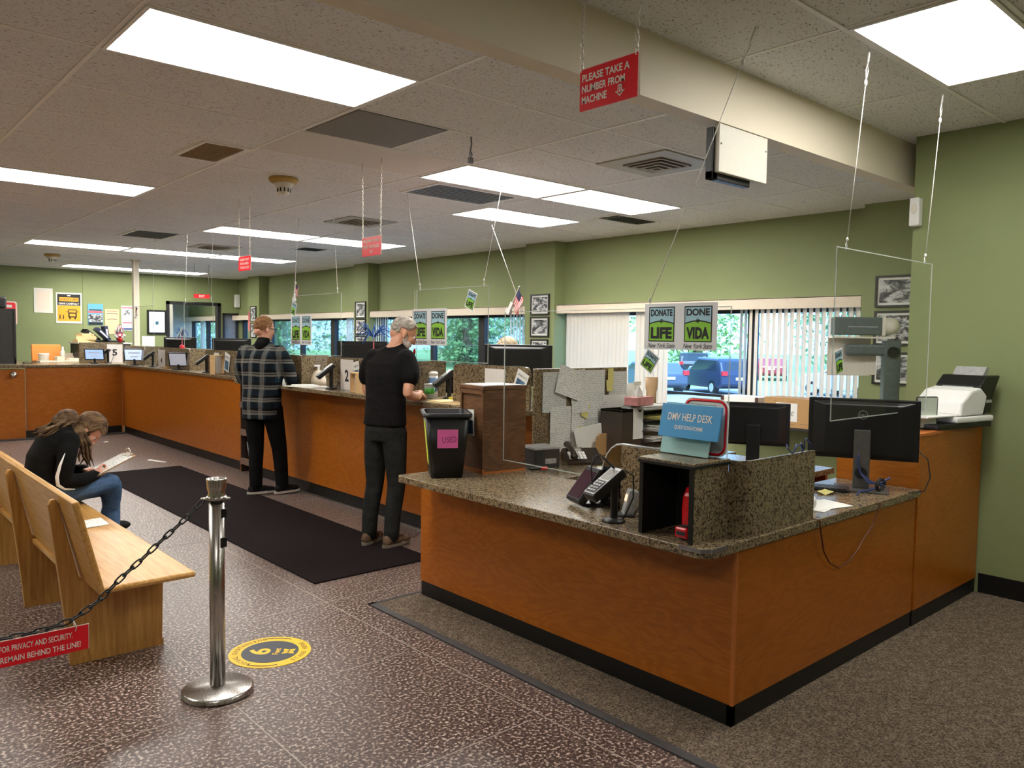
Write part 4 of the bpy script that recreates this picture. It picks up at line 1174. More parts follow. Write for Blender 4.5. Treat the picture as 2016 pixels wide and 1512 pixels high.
def oldman_extra(t):
    m = MB(); c = Vector(hc); E = lambda p, r: m.ell(c+hm @ (Vector(p)*hk), tuple(x*hk for x in r), hm, 12)
    E((.045, .046, -.068), (.040, .024, .030)); E((.045, -.046, -.068), (.040, .024, .030)); E((.066, 0, -.096), (.030, .036, .022)); E((.012, .062, -.04), (.018, .012, .035)); E((.012, -.062, -.04), (.018, .012, .035))
    part('beard', remesh(m, .005, 2), M_BEARD, t)
    w = MB(); w.box((-.13, -.02, 1.025), (-.118, .02, 1.03))
walker('gray-haired man in black t-shirt and dark trousers writing at the counter', (2.325, 1.63, 0), R(16), 1.88,
       dict(neck=[(.05, 0, 1.54), (.095, -.005, 1.63), (.140, -.018, 1.705)], neck_r=[.060, .054, .056], hk=hk), M_TSHIRT, M_CHINO, M_TANSHOE, M_SOLE, M_SKIN,
       sec, None, [((-.04, -.09, .10), R(-4)), ((-.075, .12, .10), R(12))], hc, hm, ts, legs, arms, hair_cap(hc, hm, hk, keep, 1.01, .0035, 3), M_GREYHAIR, oldman_extra)

# ---- man in the plaid shirt
hm2 = rot3(R(-30), R(10)); hc2 = (.045, 0, 1.765)
sec = [((-.03, 0, .81), .195, .13, SX, FX), ((-.02, 0, .98), .212, .142, SX, FX), ((-.01, 0, 1.12), .208, .135, SX, FX), ((.0, 0, 1.26), .222, .140, SX, FX), ((.0, 0, 1.40), .235, .138, SX, FX), ((.0, 0, 1.50), .225, .115, SX, (1, 0, .1)), ((.01, 0, 1.57), .16, .082, SX, (1, 0, .2)), ((.02, 0, 1.62), .078, .066, SX, (1, 0, .2))]
ts = [((.0, 0, .82), .17, .115, SX, FX), ((-.01, 0, .92), .182, .125, SX, FX), ((-.005, 0, 1.0), .165, .112, SX, FX)]
arms = [dict(pts=[(.0, -.21, 1.50), (.03, -.285, 1.36), (.07, -.30, 1.22), (.20, -.255, 1.215), (.34, -.19, 1.215)], r=[.065, .058, .05, .047, .034], sleeve=[(.0, -.19, 1.51), (.03, -.275, 1.37), (.07, -.295, 1.225), (.19, -.26, 1.225), (.29, -.215, 1.23)], sr=[.088, .076, .068, .060, .050], wrist=(.325, -.197, 1.222), fwd=(1, .3, -.12), palm=(0, .1, -1), side=1, curl=14),
        dict(pts=[(.0, .21, 1.50), (.03, .275, 1.36), (.08, .285, 1.22), (.22, .22, 1.215), (.36, .12, 1.22)], r=[.065, .058, .05, .047, .034], sleeve=[(.0, .19, 1.51), (.03, .265, 1.37), (.08, .28, 1.225), (.20, .23, 1.225), (.30, .17, 1.23)], sr=[.088, .076, .068, .060, .050], wrist=(.345, .13, 1.222), fwd=(1, -.4, -.12), palm=(0, -.1, -1), side=-1, curl=20)]
legs = [dict(pts=[(.0, -.11, .92), (.03, -.135, .70), (.05, -.165, .49), (.05, -.185, .28), (.045, -.20, .09)], r=[.112, .098, .080, .072, .066]),
        dict(pts=[(.0, .09, .92), (-.01, .085, .70), (-.015, .07, .49), (-.05, .055, .28), (-.065, .045, .09)], r=[.112, .098, .080, .072, .066])]
keep2 = lambda d: d.z > .5 or (d.x < .35 and d.z > -.05) or (d.x < -.02 and d.z > -.42) or (d.x < -.40 and d.z > -.66)
def plaid_extra(t):
    g = MB(); c = Vector(hc2)
    for s in (-1, 1):
        g.tube([c+hm2 @ (Vector((-.01, s*.088, .005))*hk), c+hm2 @ (Vector((.095, s*.072, .005))*hk)], .0035, 6)
        g.tube([c+hm2 @ (Vector((.100, s*(.032+.026*math.cos(q)), -.002+.02*math.sin(q)))*hk) for q in [2*math.pi*k/12 for k in range(12)]], .003, 6, 0, True)
    part('eyeglasses', g, M_BLACK, t)
    cmb = MB(); limb(cmb, [(.0, 0, 1.58), (.016, 0, 1.625)], [.088, .074]); part('collar', remesh(cmb, .008, 3), M_BLACKPANT, t)
walker('man in dark plaid shirt and black trousers standing at the counter, back turned', (2.45, 4.24, 0), R(36), 1.9,
       dict(neck=[(.0, 0, 1.52), (.02, 0, 1.62), (.03, 0, 1.72)], hk=hk), M_PLAID, M_BLACKPANT, M_BLACKSHOE, M_SOLEW, M_SKIN2,
       sec, None, [((.04, -.20, .10), R(-30)), ((-.07, .045, .10), R(-44))], hc2, hm2, ts, legs, arms, hair_cap(hc2, hm2, hk, keep2, 1.0, .003, 5), M_SANDYHAIR, plaid_extra)

# ================================================================== waiting bench
t = thing('waiting_bench', 'long golden oak pew bench where the woman sits', 'bench', (0, .35, 0))
seat = MB().box((-.14, -.02, .425), (.325, 6.2, .455))
part('seat', seat, M_OAK, t, .012)
L = 6.2
a, b_ = Vector((-.115, 0, .44)), Vector((-.226, 0, .900)); d = (b_-a).normalized(); n = Vector((d.z, 0, -d.x))
poly = [(a.x, a.z), (b_.x, b_.z), ((b_-n*.032).x, (b_-n*.032).z), ((a-n*.032).x, (a-n*.032).z)]
part('backrest', MB().prism(poly, -.045, L, 'xz'), M_OAK, t, .008)
for k in range(6):
    y = .29+1.125*k
    s = MB().prism([(-.205, 0), (.245, 0), (.255, .425), (-.10, .425), (-.158, .44), (-.246, .835), (-.258, .862), (-.278, .862), (-.292, .835), (-.222, .2)], y-.018, y+.018, 'xz')
    q = part('support_panel', s, M_OAKV, t, .006)
    part('foot_strip', MB().box((-.208, y-.022, 0), (.25, y-.018, .035)), M_OAKV, q)
    if k < 5: part('back_rail', MB().box((-.16, y+.018, .40), (-.13, y+1.10, .425)), M_OAK, t)
solo('folded_leaflet', 'folded white leaflet lying on the bench seat', 'leaflet',
     MB().add([(-.10, -.12, .006), (.06, -.10, .002), (.08, .10, .010), (-.08, .11, .004), (-.10, -.12, .004), (.06, -.10, 0), (.08, .10, .008), (-.08, .11, .002)], [(0, 1, 2, 3), (7, 6, 5, 4), (0, 4, 5, 1), (1, 5, 6, 2), (2, 6, 7, 3), (3, 7, 4, 0)]), M_PAGE, (.20, 1.80, .456), R(6))

# ================================================================== woman on the bench
hm3 = rot3(R(-10), R(62)); hc3 = (.375, 0, .985)
t = thing('person', 'woman in black sweater and jeans bent over a clipboard on the bench', 'person', (.0, 2.60, 0), 0)
fs = lambda x, z: (x, 0, z)
secs = [((.10, 0, .47), .185, .14, SX, FX), ((.075, 0, .56), .180, .13, SX, (1, 0, -.15)), ((.062, 0, .68), .165, .108, SX, (1, 0, -.05)), ((.085, 0, .80), .175, .112, SX, (1, 0, -.25)), ((.145, 0, .905), .190, .108, SX, (1, 0, -.65)), ((.215, 0, .965), .175, .088, SX, (.8, 0, -1)), ((.265, 0, .985), .085, .065, SX, (.6, 0, -1))]
arms = [dict(pts=[(.215, -.185, .925), (.17, -.235, .80), (.155, -.235, .665), (.27, -.19, .645), (.375, -.125, .66)], r=[.056, .050, .045, .040, .030], wrist=(.37, -.128, .662), fwd=(.85, .35, .1), palm=(-.1, .75, .5), side=1, curl=42),
        dict(pts=[(.215, .185, .925), (.18, .225, .80), (.17, .215, .675), (.26, .15, .665), (.345, .06, .68)], r=[.056, .050, .045, .040, .030], wrist=(.34, .062, .682), fwd=(.7, -.35, -.05), palm=(.1, -.3, -.9), side=-1, curl=40)]
b = MB(); head(b, hc3, hm3, .98, .85)
limb(b, [(.24, 0, .955), (.285, 0, .985), (.335, 0, .985)], [.056, .050, .052])
torso(b, [(c, u*.86, v*.86, s, f) for c, u, v, s, f in secs])
lg = [dict(pts=[(.12, -.09, .535), (.34, -.075, .575), (.505, -.05, .575), (.53, .03, .42), (.50, .12, .24)], r=[.098, .088, .070, .060, .050]),
      dict(pts=[(.12, .09, .535), (.34, .095, .535), (.525, .10, .515), (.535, .06, .30), (.52, .03, .10)], r=[.098, .088, .070, .060, .050])]
for A in arms: limb(b, A['pts'], [r*.85 for r in A['r']]); hand(b, A['wrist'], A['fwd'], A['palm'], A['side'], .92, A['curl'])
for A in lg: limb(b, A['pts'], [r*.8 for r in A['r']])
shoe(b, (.52, .03, .10), 0, .82)
part('body', remesh(b, .0048, 2), M_SKIN2, t)
s = MB(); torso(s, secs)
for A in arms: limb(s, [(.205, A['pts'][0][1]*.9, .93)]+A['pts'][1:], [.072, .062, .056, .050, .040])
part('sweater', remesh(s, .007, 5), M_KNIT, t)
st = MB(); st.tube([(.150, -.292, .86), (.118, -.296, .78), (.098, -.292, .70), (.105, -.285, .64), (.15, -.262, .605), (.22, -.235, .592)], [.002, .009, .012, .012, .008, .003], 8)
part('white_sleeve_stripe', st, M_PAPER, t, label='white stripe down the back of the sleeve')
j = MB(); torso(j, [((.03, 0, .50), .17, .10, SX, FX), ((.10, 0, .50), .185, .12, SX, FX), ((.16, 0, .53), .17, .10, SX, FX)], 20)
for A in lg: limb(j, A['pts'], A['r'])
part('jeans', remesh(j, .007, 5), M_JEANS, t)
for c, y in (((.52, .03, .10), 0), ((.50, .12, .26), R(10))):
    q = part('shoe', remesh(shoe(MB(), c, y, .95), .007, 3) if c[2] < .2 else remesh(MB().ell((.56, .12, .21), (.13, .045, .045)).ell((.50, .12, .25), (.05, .042, .05)), .007, 3), M_BLACKSHOE, t)
part('hair', hair_cap(hc3, hm3, 1.0, lambda d: d.z > .42 or d.x < .28, 1.06, .004, 9), M_BROWNHAIR, t)
hb = MB(); c = Vector(hc3); rn = random.Random(4)
P3 = lambda p: c+hm3 @ Vector(p)
hb.ell((.235, .01, 1.085), (.075, .062, .058)); hb.ell((.19, .02, 1.06), (.055, .05, .05)); hb.ell((.27, .0, 1.05), (.06, .055, .05))
part('hair_bun', remesh(hb, .006, 2), M_BROWNHAIR, t)
lk = MB()
for k in range(16):
    y = rn.uniform(-.075, .085); x0 = rn.uniform(.18, .30)
    lk.tube([(x0, y, 1.06+rn.uniform(-.02, .02)), (x0-.05, y*1.2-.01, 1.03+rn.uniform(-.015, .02)), (x0-.11-rn.uniform(0, .05), y*1.4-.02, .99+rn.uniform(-.02, .03)), (x0-.15-rn.uniform(0, .05), y*1.5-.02, .975+rn.uniform(-.03, .03))], [.012, .011, .008, .002], 6)
for k in range(14):
    y = -.085+rn.uniform(-.012, .02); x0 = .33+rn.uniform(-.05, .03)
    lk.tube([(x0-.03, y+.03, 1.03), (x0-.01, y-.01, .97), (x0+rn.uniform(-.01, .03), y-.01, .89), (x0+rn.uniform(.0, .05), y-.005+rn.uniform(-.01, .01), .80), (x0+rn.uniform(.0, .06), y+rn.uniform(-.015, .015), .74+rn.uniform(-.02, .03))], [.013, .014, .012, .009, .002], 6)
part('loose_locks', lk, M_BROWNHAIR, t)
eyes(t, Vector(hc3)+hm3 @ Vector((-.006, 0, -.004)), hm3, .96)
t = thing('clipboard', 'clipboard with white forms in the hands of the seated woman', 'clipboard', (.50, 2.56, .715), R(6))
M = RY(R(-24))
part('board', MB().box((-.16, -.115, -.003), (.16, .115, .001), 0, M), M_CARD, t)
pg = MB()
for k, (dx, dy) in enumerate(((0, 0), (-.004, .006), (.003, -.005))): pg.box((-.155+dx, -.105+dy, .0015+.0015*k), (.135+dx, .105+dy, .0025+.0015*k), 0, M)
part('sheets', pg, M_PAGE, t)
part('metal_clip', MB().box((.125, -.06, .004), (.165, .06, .010), 0, M).join(MB().tube([(.15, -.05, .01), (.16, -.04, .035), (.17, 0, .045), (.16, .04, .035), (.15, .05, .01)], .005, 6), M), M_NICKEL, t)

# ================================================================== rope line
def stanchion(loc, label):
    t = thing('stanchion', label, 'stanchion', loc, 0, 'steel chain stanchions')
    part('base', MB().lathe([(0, 0), (.158, 0), (.163, .008), (.163, .020), (.152, .030), (.045, .038), (.036, .042), (0, .042)], n=48), M_STEEL, t)
    part('post', MB().lathe([(.0345, .04), (.0345, .905), (0, .905)], n=32), M_STEEL, t)
    part('neck', MB().lathe([(.03, .895), (.03, .925), (0, .925)], n=24), M_CHAIN, t)
    part('cup', MB().lathe([(.0, .92), (.037, .922), (.040, .945), (.036, .955), (.042, .975), (.046, 1.018), (.0455, 1.022), (.038, 1.022), (.034, .99), (0, .985)], n=32), M_STEEL, t)
    ears = MB().lathe([(.0, .925), (.046, .926), (.048, .934), (.044, .940), (0, .94)], n=24)
    for q in range(3):
        an = R(180+120*q); x, y = math.cos(an), math.sin(an); pts = []
        for m in range(9): w = 2*math.pi*m/9; pts.append((x*(.057+.014*math.cos(w))-y*.011*math.sin(w), y*(.057+.014*math.cos(w))+x*.011*math.sin(w), .933))
        ears.tube(pts, .005, 6, 0, True)
    part('hook_ring', ears, M_STEEL, t)
    part('black_tape', MB().box((.008, -.0358, .84), (.034, -.028, .88)).box((.005, -.0362, .70), (.034, -.028, .745)), M_BLACK, t)
    return t
stanchion((.249, -.148, 0), 'brushed steel stanchion with the black chain, near the yellow floor sticker')
s2 = stanchion((-1.75, -.15, 0), 'second brushed steel stanchion at the other end of the black chain')
t = thing('plastic_chain', 'black plastic link chain sagging from the steel stanchion', 'chain', (.185, -.15, .93))
key = [(.185, .925), (.135, .878), (.072, .825), (-.005, .765), (-.082, .700), (-.17, .632), (-.262, .548), (-.36, .490), (-.45, .472), (-.56, .468), (-.70, .475), (-.90, .505), (-1.15, .58), (-1.40, .71), (-1.62, .86), (-1.69, .925)]
pts = []
for i in range(len(key)-1):
    for k in range(12): u = k/12; pts.append((key[i][0]*(1-u)+key[i+1][0]*u, key[i][1]*(1-u)+key[i+1][1]*u))
acc = 0; out = [pts[0]]; step = .044
for p0, p1 in zip(pts[:-1], pts[1:]):
    acc += math.hypot(p1[0]-p0[0], p1[1]-p0[1])
    if acc >= step: out.append(p1); acc -= step
for i in range(len(out)-1):
    a_ = Vector((out[i][0], -.15, out[i][1])); b_ = Vector((out[i+1][0], -.15, out[i+1][1])); d = (b_-a_).normalized(); c = (a_+b_)/2
    sd = Vector((0, 1, 0)) if i % 2 else d.cross(Vector((0, 1, 0))).normalized(); pl = []
    for q in range(16):
        w = 2*math.pi*q/16; e = 2.6
        x = math.copysign(abs(math.cos(w))**(2/e), math.cos(w))*.028; y = math.copysign(abs(math.sin(w))**(2/e), math.sin(w))*.0105
        pl.append(c+d*x+sd*y)
    part('link', MB().tube(pl, .0038, 7, 0, True), M_CHAIN, t, 0, True)
t = thing('privacy_sign', 'red sign hanging on the black chain asking people to stay behind the line', 'sign', (-.535, -.157, .408))
M = frame_m((0, 0, 0), (1, 0, 0), UP)
part('board', plate(M, .46, .105, .005, 0, .003), M_RED, t)
part('board_edge', MB().box((-.23, -.0027, .0525), (.23, .0027, .0545)).box((.23, -.0027, -.0525), (.2325, .0027, .0545)), M_REDEDGE, t)
part('lettering', MB().join(text_mb('FOR PRIVACY AND SECURITY.', .262, .024, .010), M @ T(.04, .020, .0032)).join(text_mb('PLEASE REMAIN BEHIND THE LINE!', .37, .024, .010), M @ T(.015, -.024, .0032)), M_LETTER, t)
for x in (-.12, .18): part('tie', MB().tube([(x, -.006, .035), (x+.004, -.008, .055), (x-.004, .006, .075), (x, .012, .05), (x, .006, .035)], .0022, 6), M_PAPER, t)

# ================================================================== yellow floor sticker
t = thing('floor_sticker', 'round yellow and gray SOCIAL DISTANCING 6 Feet sticker on the floor', 'floor sticker', (.645, .145, 0), R(52))
n = 64; ro, ri = .212, .148
M_YEL = pm('sticker_yellow', srgb(246, 200, 28), .4, 0, .04); M_SLATE = pm('sticker_grey', srgb(62, 65, 74), .45, 0, .06); M_BRN = pm('sticker_brown_ink', srgb(92, 64, 20), .5)
C_ = lambda r, z, m=n: [(r*math.cos(2*math.pi*k/m), r*math.sin(2*math.pi*k/m), z) for k in range(m)]
part('yellow_disc', MB().rings([C_(ro, .0), C_(ro, .0022)], 0, False), M_YEL, t)
part('grey_disc', MB().rings([C_(ri, .0022), C_(ri, .0030)], 0, False), M_SLATE, t)
def arc_text(s, r, mid, per, h, w, inward=False):
    mb = MB(); m = len(s)
    for k, ch in enumerate(s):
        if ch == ' ': continue
        a = mid+(k-(m-1)/2)*per*(-1 if not inward else 1)
        g = text_mb(ch, w*(.35 if ch == 'I' else 1), h, .005)
        rot = a-90 if not inward else a+90
        mb.join(g, RZ(R(a)) @ T(r, 0, .0032) @ RZ(R(-90 if not inward else 90)))
    return mb
part('ring_lettering', arc_text('SOCIAL DISTANCING', .18, 90, 8.4, .026, .019), M_BRN, t); part('ring_lettering', arc_text('STAND HERE', .18, -90, 8.4, .026, .019, True), M_BRN, t)
for m_ in (0, 180):
    q = MB()
    for k in range(12):
        a0 = R(m_-24+4*k); a1 = R(m_-20+4*k)
        q.add([(r*math.cos(a), r*math.sin(a), .0032) for r, a in ((.184, a0), (.193, a0), (.193, a1), (.184, a1))], [(0, 1, 2, 3)])
    part('ring_arc', q, M_BRN, t)
ct = text_mb('6', .085, .12, .03).join(MB())
ct = MB().join(text_mb('6', .085, .115, .03), T(0, .055, .0035)).join(text_mb('Feet', .085, .034, .02), T(0, -.035, .0035))
for q in range(4):
    an = R(90*q); ct.join(MB().add([(.004, 0, .0035), (.02, -.016, .0035), (.046, 0, .0035), (.02, .016, .0035)], [(0, 1, 2, 3)]), T(0, -.098, 0) @ RZ(an+R(45)))
part('centre_lettering', ct, M_YEL, t)

# bits of paper on the floor
for i, (x, y, w, d, a) in enumerate(((2.28, 9.55, .06, .05, 10), (2.28, 7.15, .05, .34, 20))):
    solo('paper_scrap', ('tiny white scrap on the floor by the far counter', 'curled white paper strip on the floor beyond the long mat')[i], 'paper scrap',
         MB().add([(-w/2, -d/2, .002), (w/2, -d/2, .004), (w/2, d/2, .012), (-w/2, d/2, .003), (-w/2, -d/2, 0), (w/2, -d/2, .002), (w/2, d/2, .010), (-w/2, d/2, .001)], [(0, 1, 2, 3), (7, 6, 5, 4), (0, 4, 5, 1), (1, 5, 6, 2), (2, 6, 7, 3), (3, 7, 4, 0)]), M_PAPER, (x, y, 0), R(a), 'paper scraps')

# ================================================================== outside the windows
M_ASPH = pm('asphalt', srgb(150, 150, 152), .9, 0, .1, 3); M_GRASS = pm('lawn_grass', srgb(130, 158, 92), .95, 0, .25, 2); M_CURB = pm('pale_concrete', srgb(196, 192, 184), .9)
GZ = -.72
g = MB().box((XW+.25, -30, GZ-.2), (150, 21, GZ)); struct('ground', g, M_ASPH)
g = MB().box((XW+.25, 21, GZ-.2), (150, 130, GZ)); struct('ground_lawn', g, M_GRASS)
solo('sidewalk', 'pale concrete sidewalk outside the windows', 'sidewalk', MB().box((0, -20, 0), (2.2, 100, .06)), M_CURB, (XW+1.2, 0, GZ))
M_LEAF = pm('pale_green_leaves', srgb(150, 176, 96), .7, 0, .4, 3); M_LEAF2 = pm('mid_green_leaves', srgb(112, 146, 88), .7, 0, .4, 3); M_BARK = pm('bark', srgb(92, 76, 62), .9)  # two leaf greens, used on alternate trees
def tree(label, x, y, h, w, leaf, seed):
    rn = random.Random(seed)
    t = thing('leafy_tree', label, 'tree', (x, y, GZ), 0, 'trees outside the windows')
    part('trunk', MB().tube([(0, 0, 0), (.1, .05, h*.2), (-.05, .1, h*.45), (0, 0, h*.7)], [w*.06, w*.05, w*.04, w*.02], 10), M_BARK, t)
    f = MB()
    for k in range(170):
        a = rn.uniform(0, 2*math.pi); z = rn.uniform(.03, .98); r = w*.5*math.sqrt(max(.05, 1-(2*z-1.05)**2))*math.sqrt(rn.random())
        c = Vector((r*math.cos(a), r*math.sin(a), h*z)); s = w*rn.uniform(.06, .13)
        for q in range(22):
            u = Vector((rn.gauss(0, 1), rn.gauss(0, 1), rn.gauss(0, .8))); p = c+u*s*.55; e = s*.20
            d1 = Vector((rn.gauss(0, 1), rn.gauss(0, 1), rn.gauss(0, 1))).normalized(); d2 = d1.orthogonal().normalized()
            f.add([p-d1*e, p+d2*e*.7, p+d1*e, p-d2*e*.7], [(0, 1, 2, 3)])
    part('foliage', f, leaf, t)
k = 0
TL = ['tree with pale leaves seen through the window nearest the parked cars', 'dense tree behind the posters of the second window', 'tree filling the left pane of the second window', 'pale green tree at the middle of the second window', 'dark tree behind the gray-haired man', 'tree in the right pane of the third window', 'broad tree behind the man in plaid', 'tree in the left pane of the third window', 'tall tree seen past the farthest pillar', 'tree glimpsed through the corner window by the gray door', 'tree glimpsed through the inner black-framed window', 'far tree beyond the parked cars', 'far dark tree right of the parked cars']
for (x, y, h, w) in ((58, 38, 13, 12), (50, 46, 12, 11), (44, 54, 11, 11), (40, 48, 10, 9), (52, 62, 14, 13), (38, 62, 11, 10), (34, 70, 12, 11), (30, 66, 10, 9), (28, 80, 12, 11), (24, 88, 13, 12), (17, 60, 10, 9), (66, 27, 13, 13), (72, 14, 14, 14)):
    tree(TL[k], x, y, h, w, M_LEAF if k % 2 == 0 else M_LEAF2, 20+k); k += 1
def car(label, x, y, rz, paint, suv=True):
    t = thing('parked_car', label, 'car', (x, y, GZ), R(rz), 'parked cars')
    L, W, HH = 4.6, 1.8, (1.68 if suv else 1.45)
    prof = [(-2.3, .45), (-2.28, .95), (-2.1, HH-.15 if suv else 1.0), (-1.9, HH-.03) if suv else (-1.3, HH-.05), (.1, HH), (.95, 1.08), (2.05, .95), (2.28, .75), (2.3, .42), (1.9, .30), (-1.9, .30)]
    part('car_body', MB().prism(prof, -W/2, W/2, 'xz'), paint, t, .09)
    g = MB()
    sp = [(-1.85, 1.08), (-1.7, HH-.12), (.02, HH-.12), (.72, 1.08)]
    for s in (-1, 1): g.prism(sp, s*(W/2+.004), s*(W/2-.01), 'xz')
    g.add([(-2.185 if suv else -1.9, -.7, 1.05), (-2.185 if suv else -1.9, .7, 1.05), (-2.06 if suv else -1.4, .62, HH-.16), (-2.06 if suv else -1.4, -.62, HH-.16)], [(0, 1, 2, 3)])
    g.v[-4:] = [(v[0]-.06, v[1], v[2]) for v in g.v[-4:]]
    part('windows', g, M_CARGLASS, t)
    for sx in (-1.4, 1.45):
        for sy in (-1, 1):
            w = part('wheel', MB().cyl((sx, sy*(W/2-.2), .33), (sx, sy*(W/2+.02), .33), .33, n=24), M_BLACK, t)
            part('hub_cap', MB().cyl((sx, sy*(W/2+.02), .33), (sx, sy*(W/2+.03), .33), .2, n=16), M_SILVER, w)
    lamp = MB().box((-2.33, -.88, .9), (-2.2, -.62, 1.1)).box((-2.33, .62, .9), (-2.2, .88, 1.1)); part('tail_lamps', lamp, M_TAIL, t)
    part('number_plate', MB().box((-2.335, -.2, .7), (-2.3, .2, .82)), M_WHITE, t)
M_CARGLASS = pm('tinted_car_glass', srgb(40, 48, 58), .1); M_TAIL = pm('red_lamp', srgb(190, 30, 34), .3)
P_ = lambda n, c: pm(n, c, .3, .2, .05)
car('dark blue SUV parked in the middle of the open window pane', 31.2, 17.9, 62, P_('navy_paint', srgb(44, 52, 74)))
car('dark car left of the dark blue SUV in the window', 28.8, 19.9, 62, P_('slate_paint', srgb(70, 78, 92)), False)
car('gray car partly hidden behind the dark blue SUV', 37.0, 21.5, 62, P_('grey_paint', srgb(120, 126, 134)), False)
car('red car far behind the dark blue SUV', 46.0, 23.5, 30, P_('red_paint', srgb(150, 46, 50)), False)
car('white car seen through the open blind slats', 34.0, 12.6, 75, P_('white_paint', srgb(206, 206, 206)))
car('black car far across the parking lot', 44.0, 28.0, 30, P_('black_paint', srgb(30, 32, 36)))

# ================================================================== things on the help desk
# ---- waste bin marked USED
t = thing('waste_bin', 'black plastic waste bin with pink and lime notes standing on the help desk', 'bin', (1.795, .135, ZL), R(-32))
def rect_ring(a, b, z, r=.03, m=5):
    o = []
    for cx, cy, a0 in ((a-r, b-r, 0), (-a+r, b-r, 90), (-a+r, -b+r, 180), (a-r, -b+r, 270)):
        for k in range(m): q = R(a0+90*k/(m-1)); o.append((cx+r*math.cos(q), cy+r*math.sin(q), z))
    return o
a0, b0, a1, b1, hh = .098, .135, .135, .178, .395
q = MB().rings([rect_ring(a0, b0, 0), rect_ring(a1, b1, hh), rect_ring(a1-.006, b1-.006, hh), rect_ring(a0-.005, b0-.005, .01)], 0, True, True)
part('bucket', q, M_BLACK, t)
part('rim', MB().rings([rect_ring(a1+.012, b1+.012, hh-.02, .04), rect_ring(a1+.014, b1+.014, hh+.003, .04), rect_ring(a1-.006, b1-.006, hh+.003, .03), rect_ring(a1-.006, b1-.006, hh-.01, .03)], 0, True, False), M_BLACK, t)
tl = math.atan2(b1-b0, hh)
M = frame_m((-.03+.03, -(b0+(b1-b0)*.62)-.003, .245), (1, 0, 0), (0, -math.sin(tl), math.cos(tl)))
pn = part('pink_note', plate(M, .125, .115, .001), pm('hot_pink_paper', srgb(255, 120, 196), .7, 0, .02), t, label='hot pink note with USED handwritten on it')
part('handwriting', MB().join(text_mb('USED', .085, .035, -.004), M @ T(.01, -.005, .001) @ RZ(R(4))), pm('purple_pen', srgb(150, 40, 110), .6), pn)
tl2 = math.atan2(a1-a0, hh)
M = frame_m((-(a0+(a1-a0)*.5)-.003, -.02, .21), (0, -1, 0), (-math.sin(tl2), 0, math.cos(tl2)))
part('lime_note', plate(M, .15, .27, .001), m_page('lime_paper', srgb(214, 226, 84), srgb(150, 160, 70), 24, .55), t, label='lime sheet taped to the narrow side')
# ---- walnut box
t = thing('walnut_box', 'tall walnut-look drop box beside the black bin', 'box', (1.985, .0, ZL), R(-6))
part('body', MB().box((0.012, 0, .012), (.335, .27, .53)), M_WALNUT, t, .002)
part('front_frame', MB().box((0, 0, .0), (.012, .018, .53)).box((0, .252, 0), (.012, .27, .53)).box((0, 0, .50), (.012, .27, .53)), M_WALNUT, t)
part('top_lid', MB().box((-.004, -.006, .53), (.34, .275, .555)), M_WALNUT, t, .003)
part('top_sheet', MB().box((.02, .0, .556), (.30, .25, .559)), M_PAPER, t)
part('base_trim', MB().box((-.003, -.004, 0), (.012, .27, .025)).box((-.003, -.004, 0), (.335, .012, .012)), M_VENEER_EDGE, t)
M_CARDART = pm('blue_green_print', srgb(70, 104, 136), .5, 0, .5, 12)
def signed_card(label, c, w, h, tilt, right=LF, lean=0):
    o = thing('donor_card', label, 'card', c, 0, 'small I SIGNED UP TO cards')
    M = frame_m((0, 0, 0), right, UP) @ RZ(R(tilt)) @ RX(R(lean))
    part('card', plate(M, w, h, .002), M_PAPER, o)
    part('print', plate(M @ T(0, -h*.16, .0015), w*.7, h*.5, .001), M_CARDART, o)
    part('lettering', MB().join(text_mb('I SIGNED UP TO', w*.78, h*.10, .015), M @ T(0, h*.28, .0015)), M_INK, o)
signed_card('white card leaning on the left face of the walnut box', (1.985, .125, ZL+.315), .075, .17, 2)
# ---- ticket cubby and partitions
t = thing('ticket_cubby', 'open black-lined cubby at the corner of the help desk', 'cubby', (1.575, -1.87, ZL))
D, Wd, Hh = .262, .285, .318
part('side_panel', MB().box((.008, .002, 0), (D, .018, Hh)), M_GRAN, t, .001)
part('side_panel', MB().box((.008, Wd-.018, 0), (D, Wd-.002, Hh)), M_GRAN, t, .001)
part('lining', MB().box((.008, .018, .003), (D-.012, .021, Hh)).box((.008, Wd-.021, .003), (D-.012, Wd-.018, Hh)).box((D-.015, .018, .003), (D-.012, Wd-.018, Hh)).box((.008, .018, Hh-.004), (D-.012, Wd-.018, Hh)), M_BLACK_MATT, t)
part('edge_band', MB().box((0, 0, 0), (.008, .021, Hh)).box((0, Wd-.021, 0), (.008, Wd, Hh)), M_BLACK, t)
part('back_panel', MB().box((D-.012, .018, 0), (D, Wd-.018, Hh)), M_GRAN, t)
part('top_slab', MB().box((-.008, -.006, Hh), (D+.004, Wd+.006, Hh+.014)), M_BLACK, t, .002)
part('top_surface', MB().box((-.006, -.004, Hh+.014), (D+.002, Wd+.004, Hh+.024)), M_GRAN, t, .002)
t = thing('ticket_dispenser', 'shiny red take-a-number dispenser inside the black cubby', 'dispenser', (1.70, -1.795, ZL+.03), R(180))
b = MB()
rs = []
for k in range(15):
    a = R(-10+180*k/14); x = -.0+.058*math.cos(a)*1.1; z = .085+.085*math.sin(a)
    rs.append([(x*u, y, .02+(z-.02)*1.0) for u, y in ((1, -.03), (1, .03), (.86, .03), (.86, -.03))])
hous = MB().prism([(-.055, .0), (.055, .0), (.06, .10), (.052, .155), (.03, .19), (0, .20), (-.03, .19), (-.052, .155), (-.06, .10)], -.032, .032, 'xz')
part('housing', hous, M_REDGLOSS if 'M_REDGLOSS' in globals() else pm('glossy_red', srgb(206, 14, 28), .15), t, .012)
part('ticket_mouth', MB().box((.04, -.034, -.02), (.10, .034, .03)), bpy.data.materials['glossy_red'], t, .010)
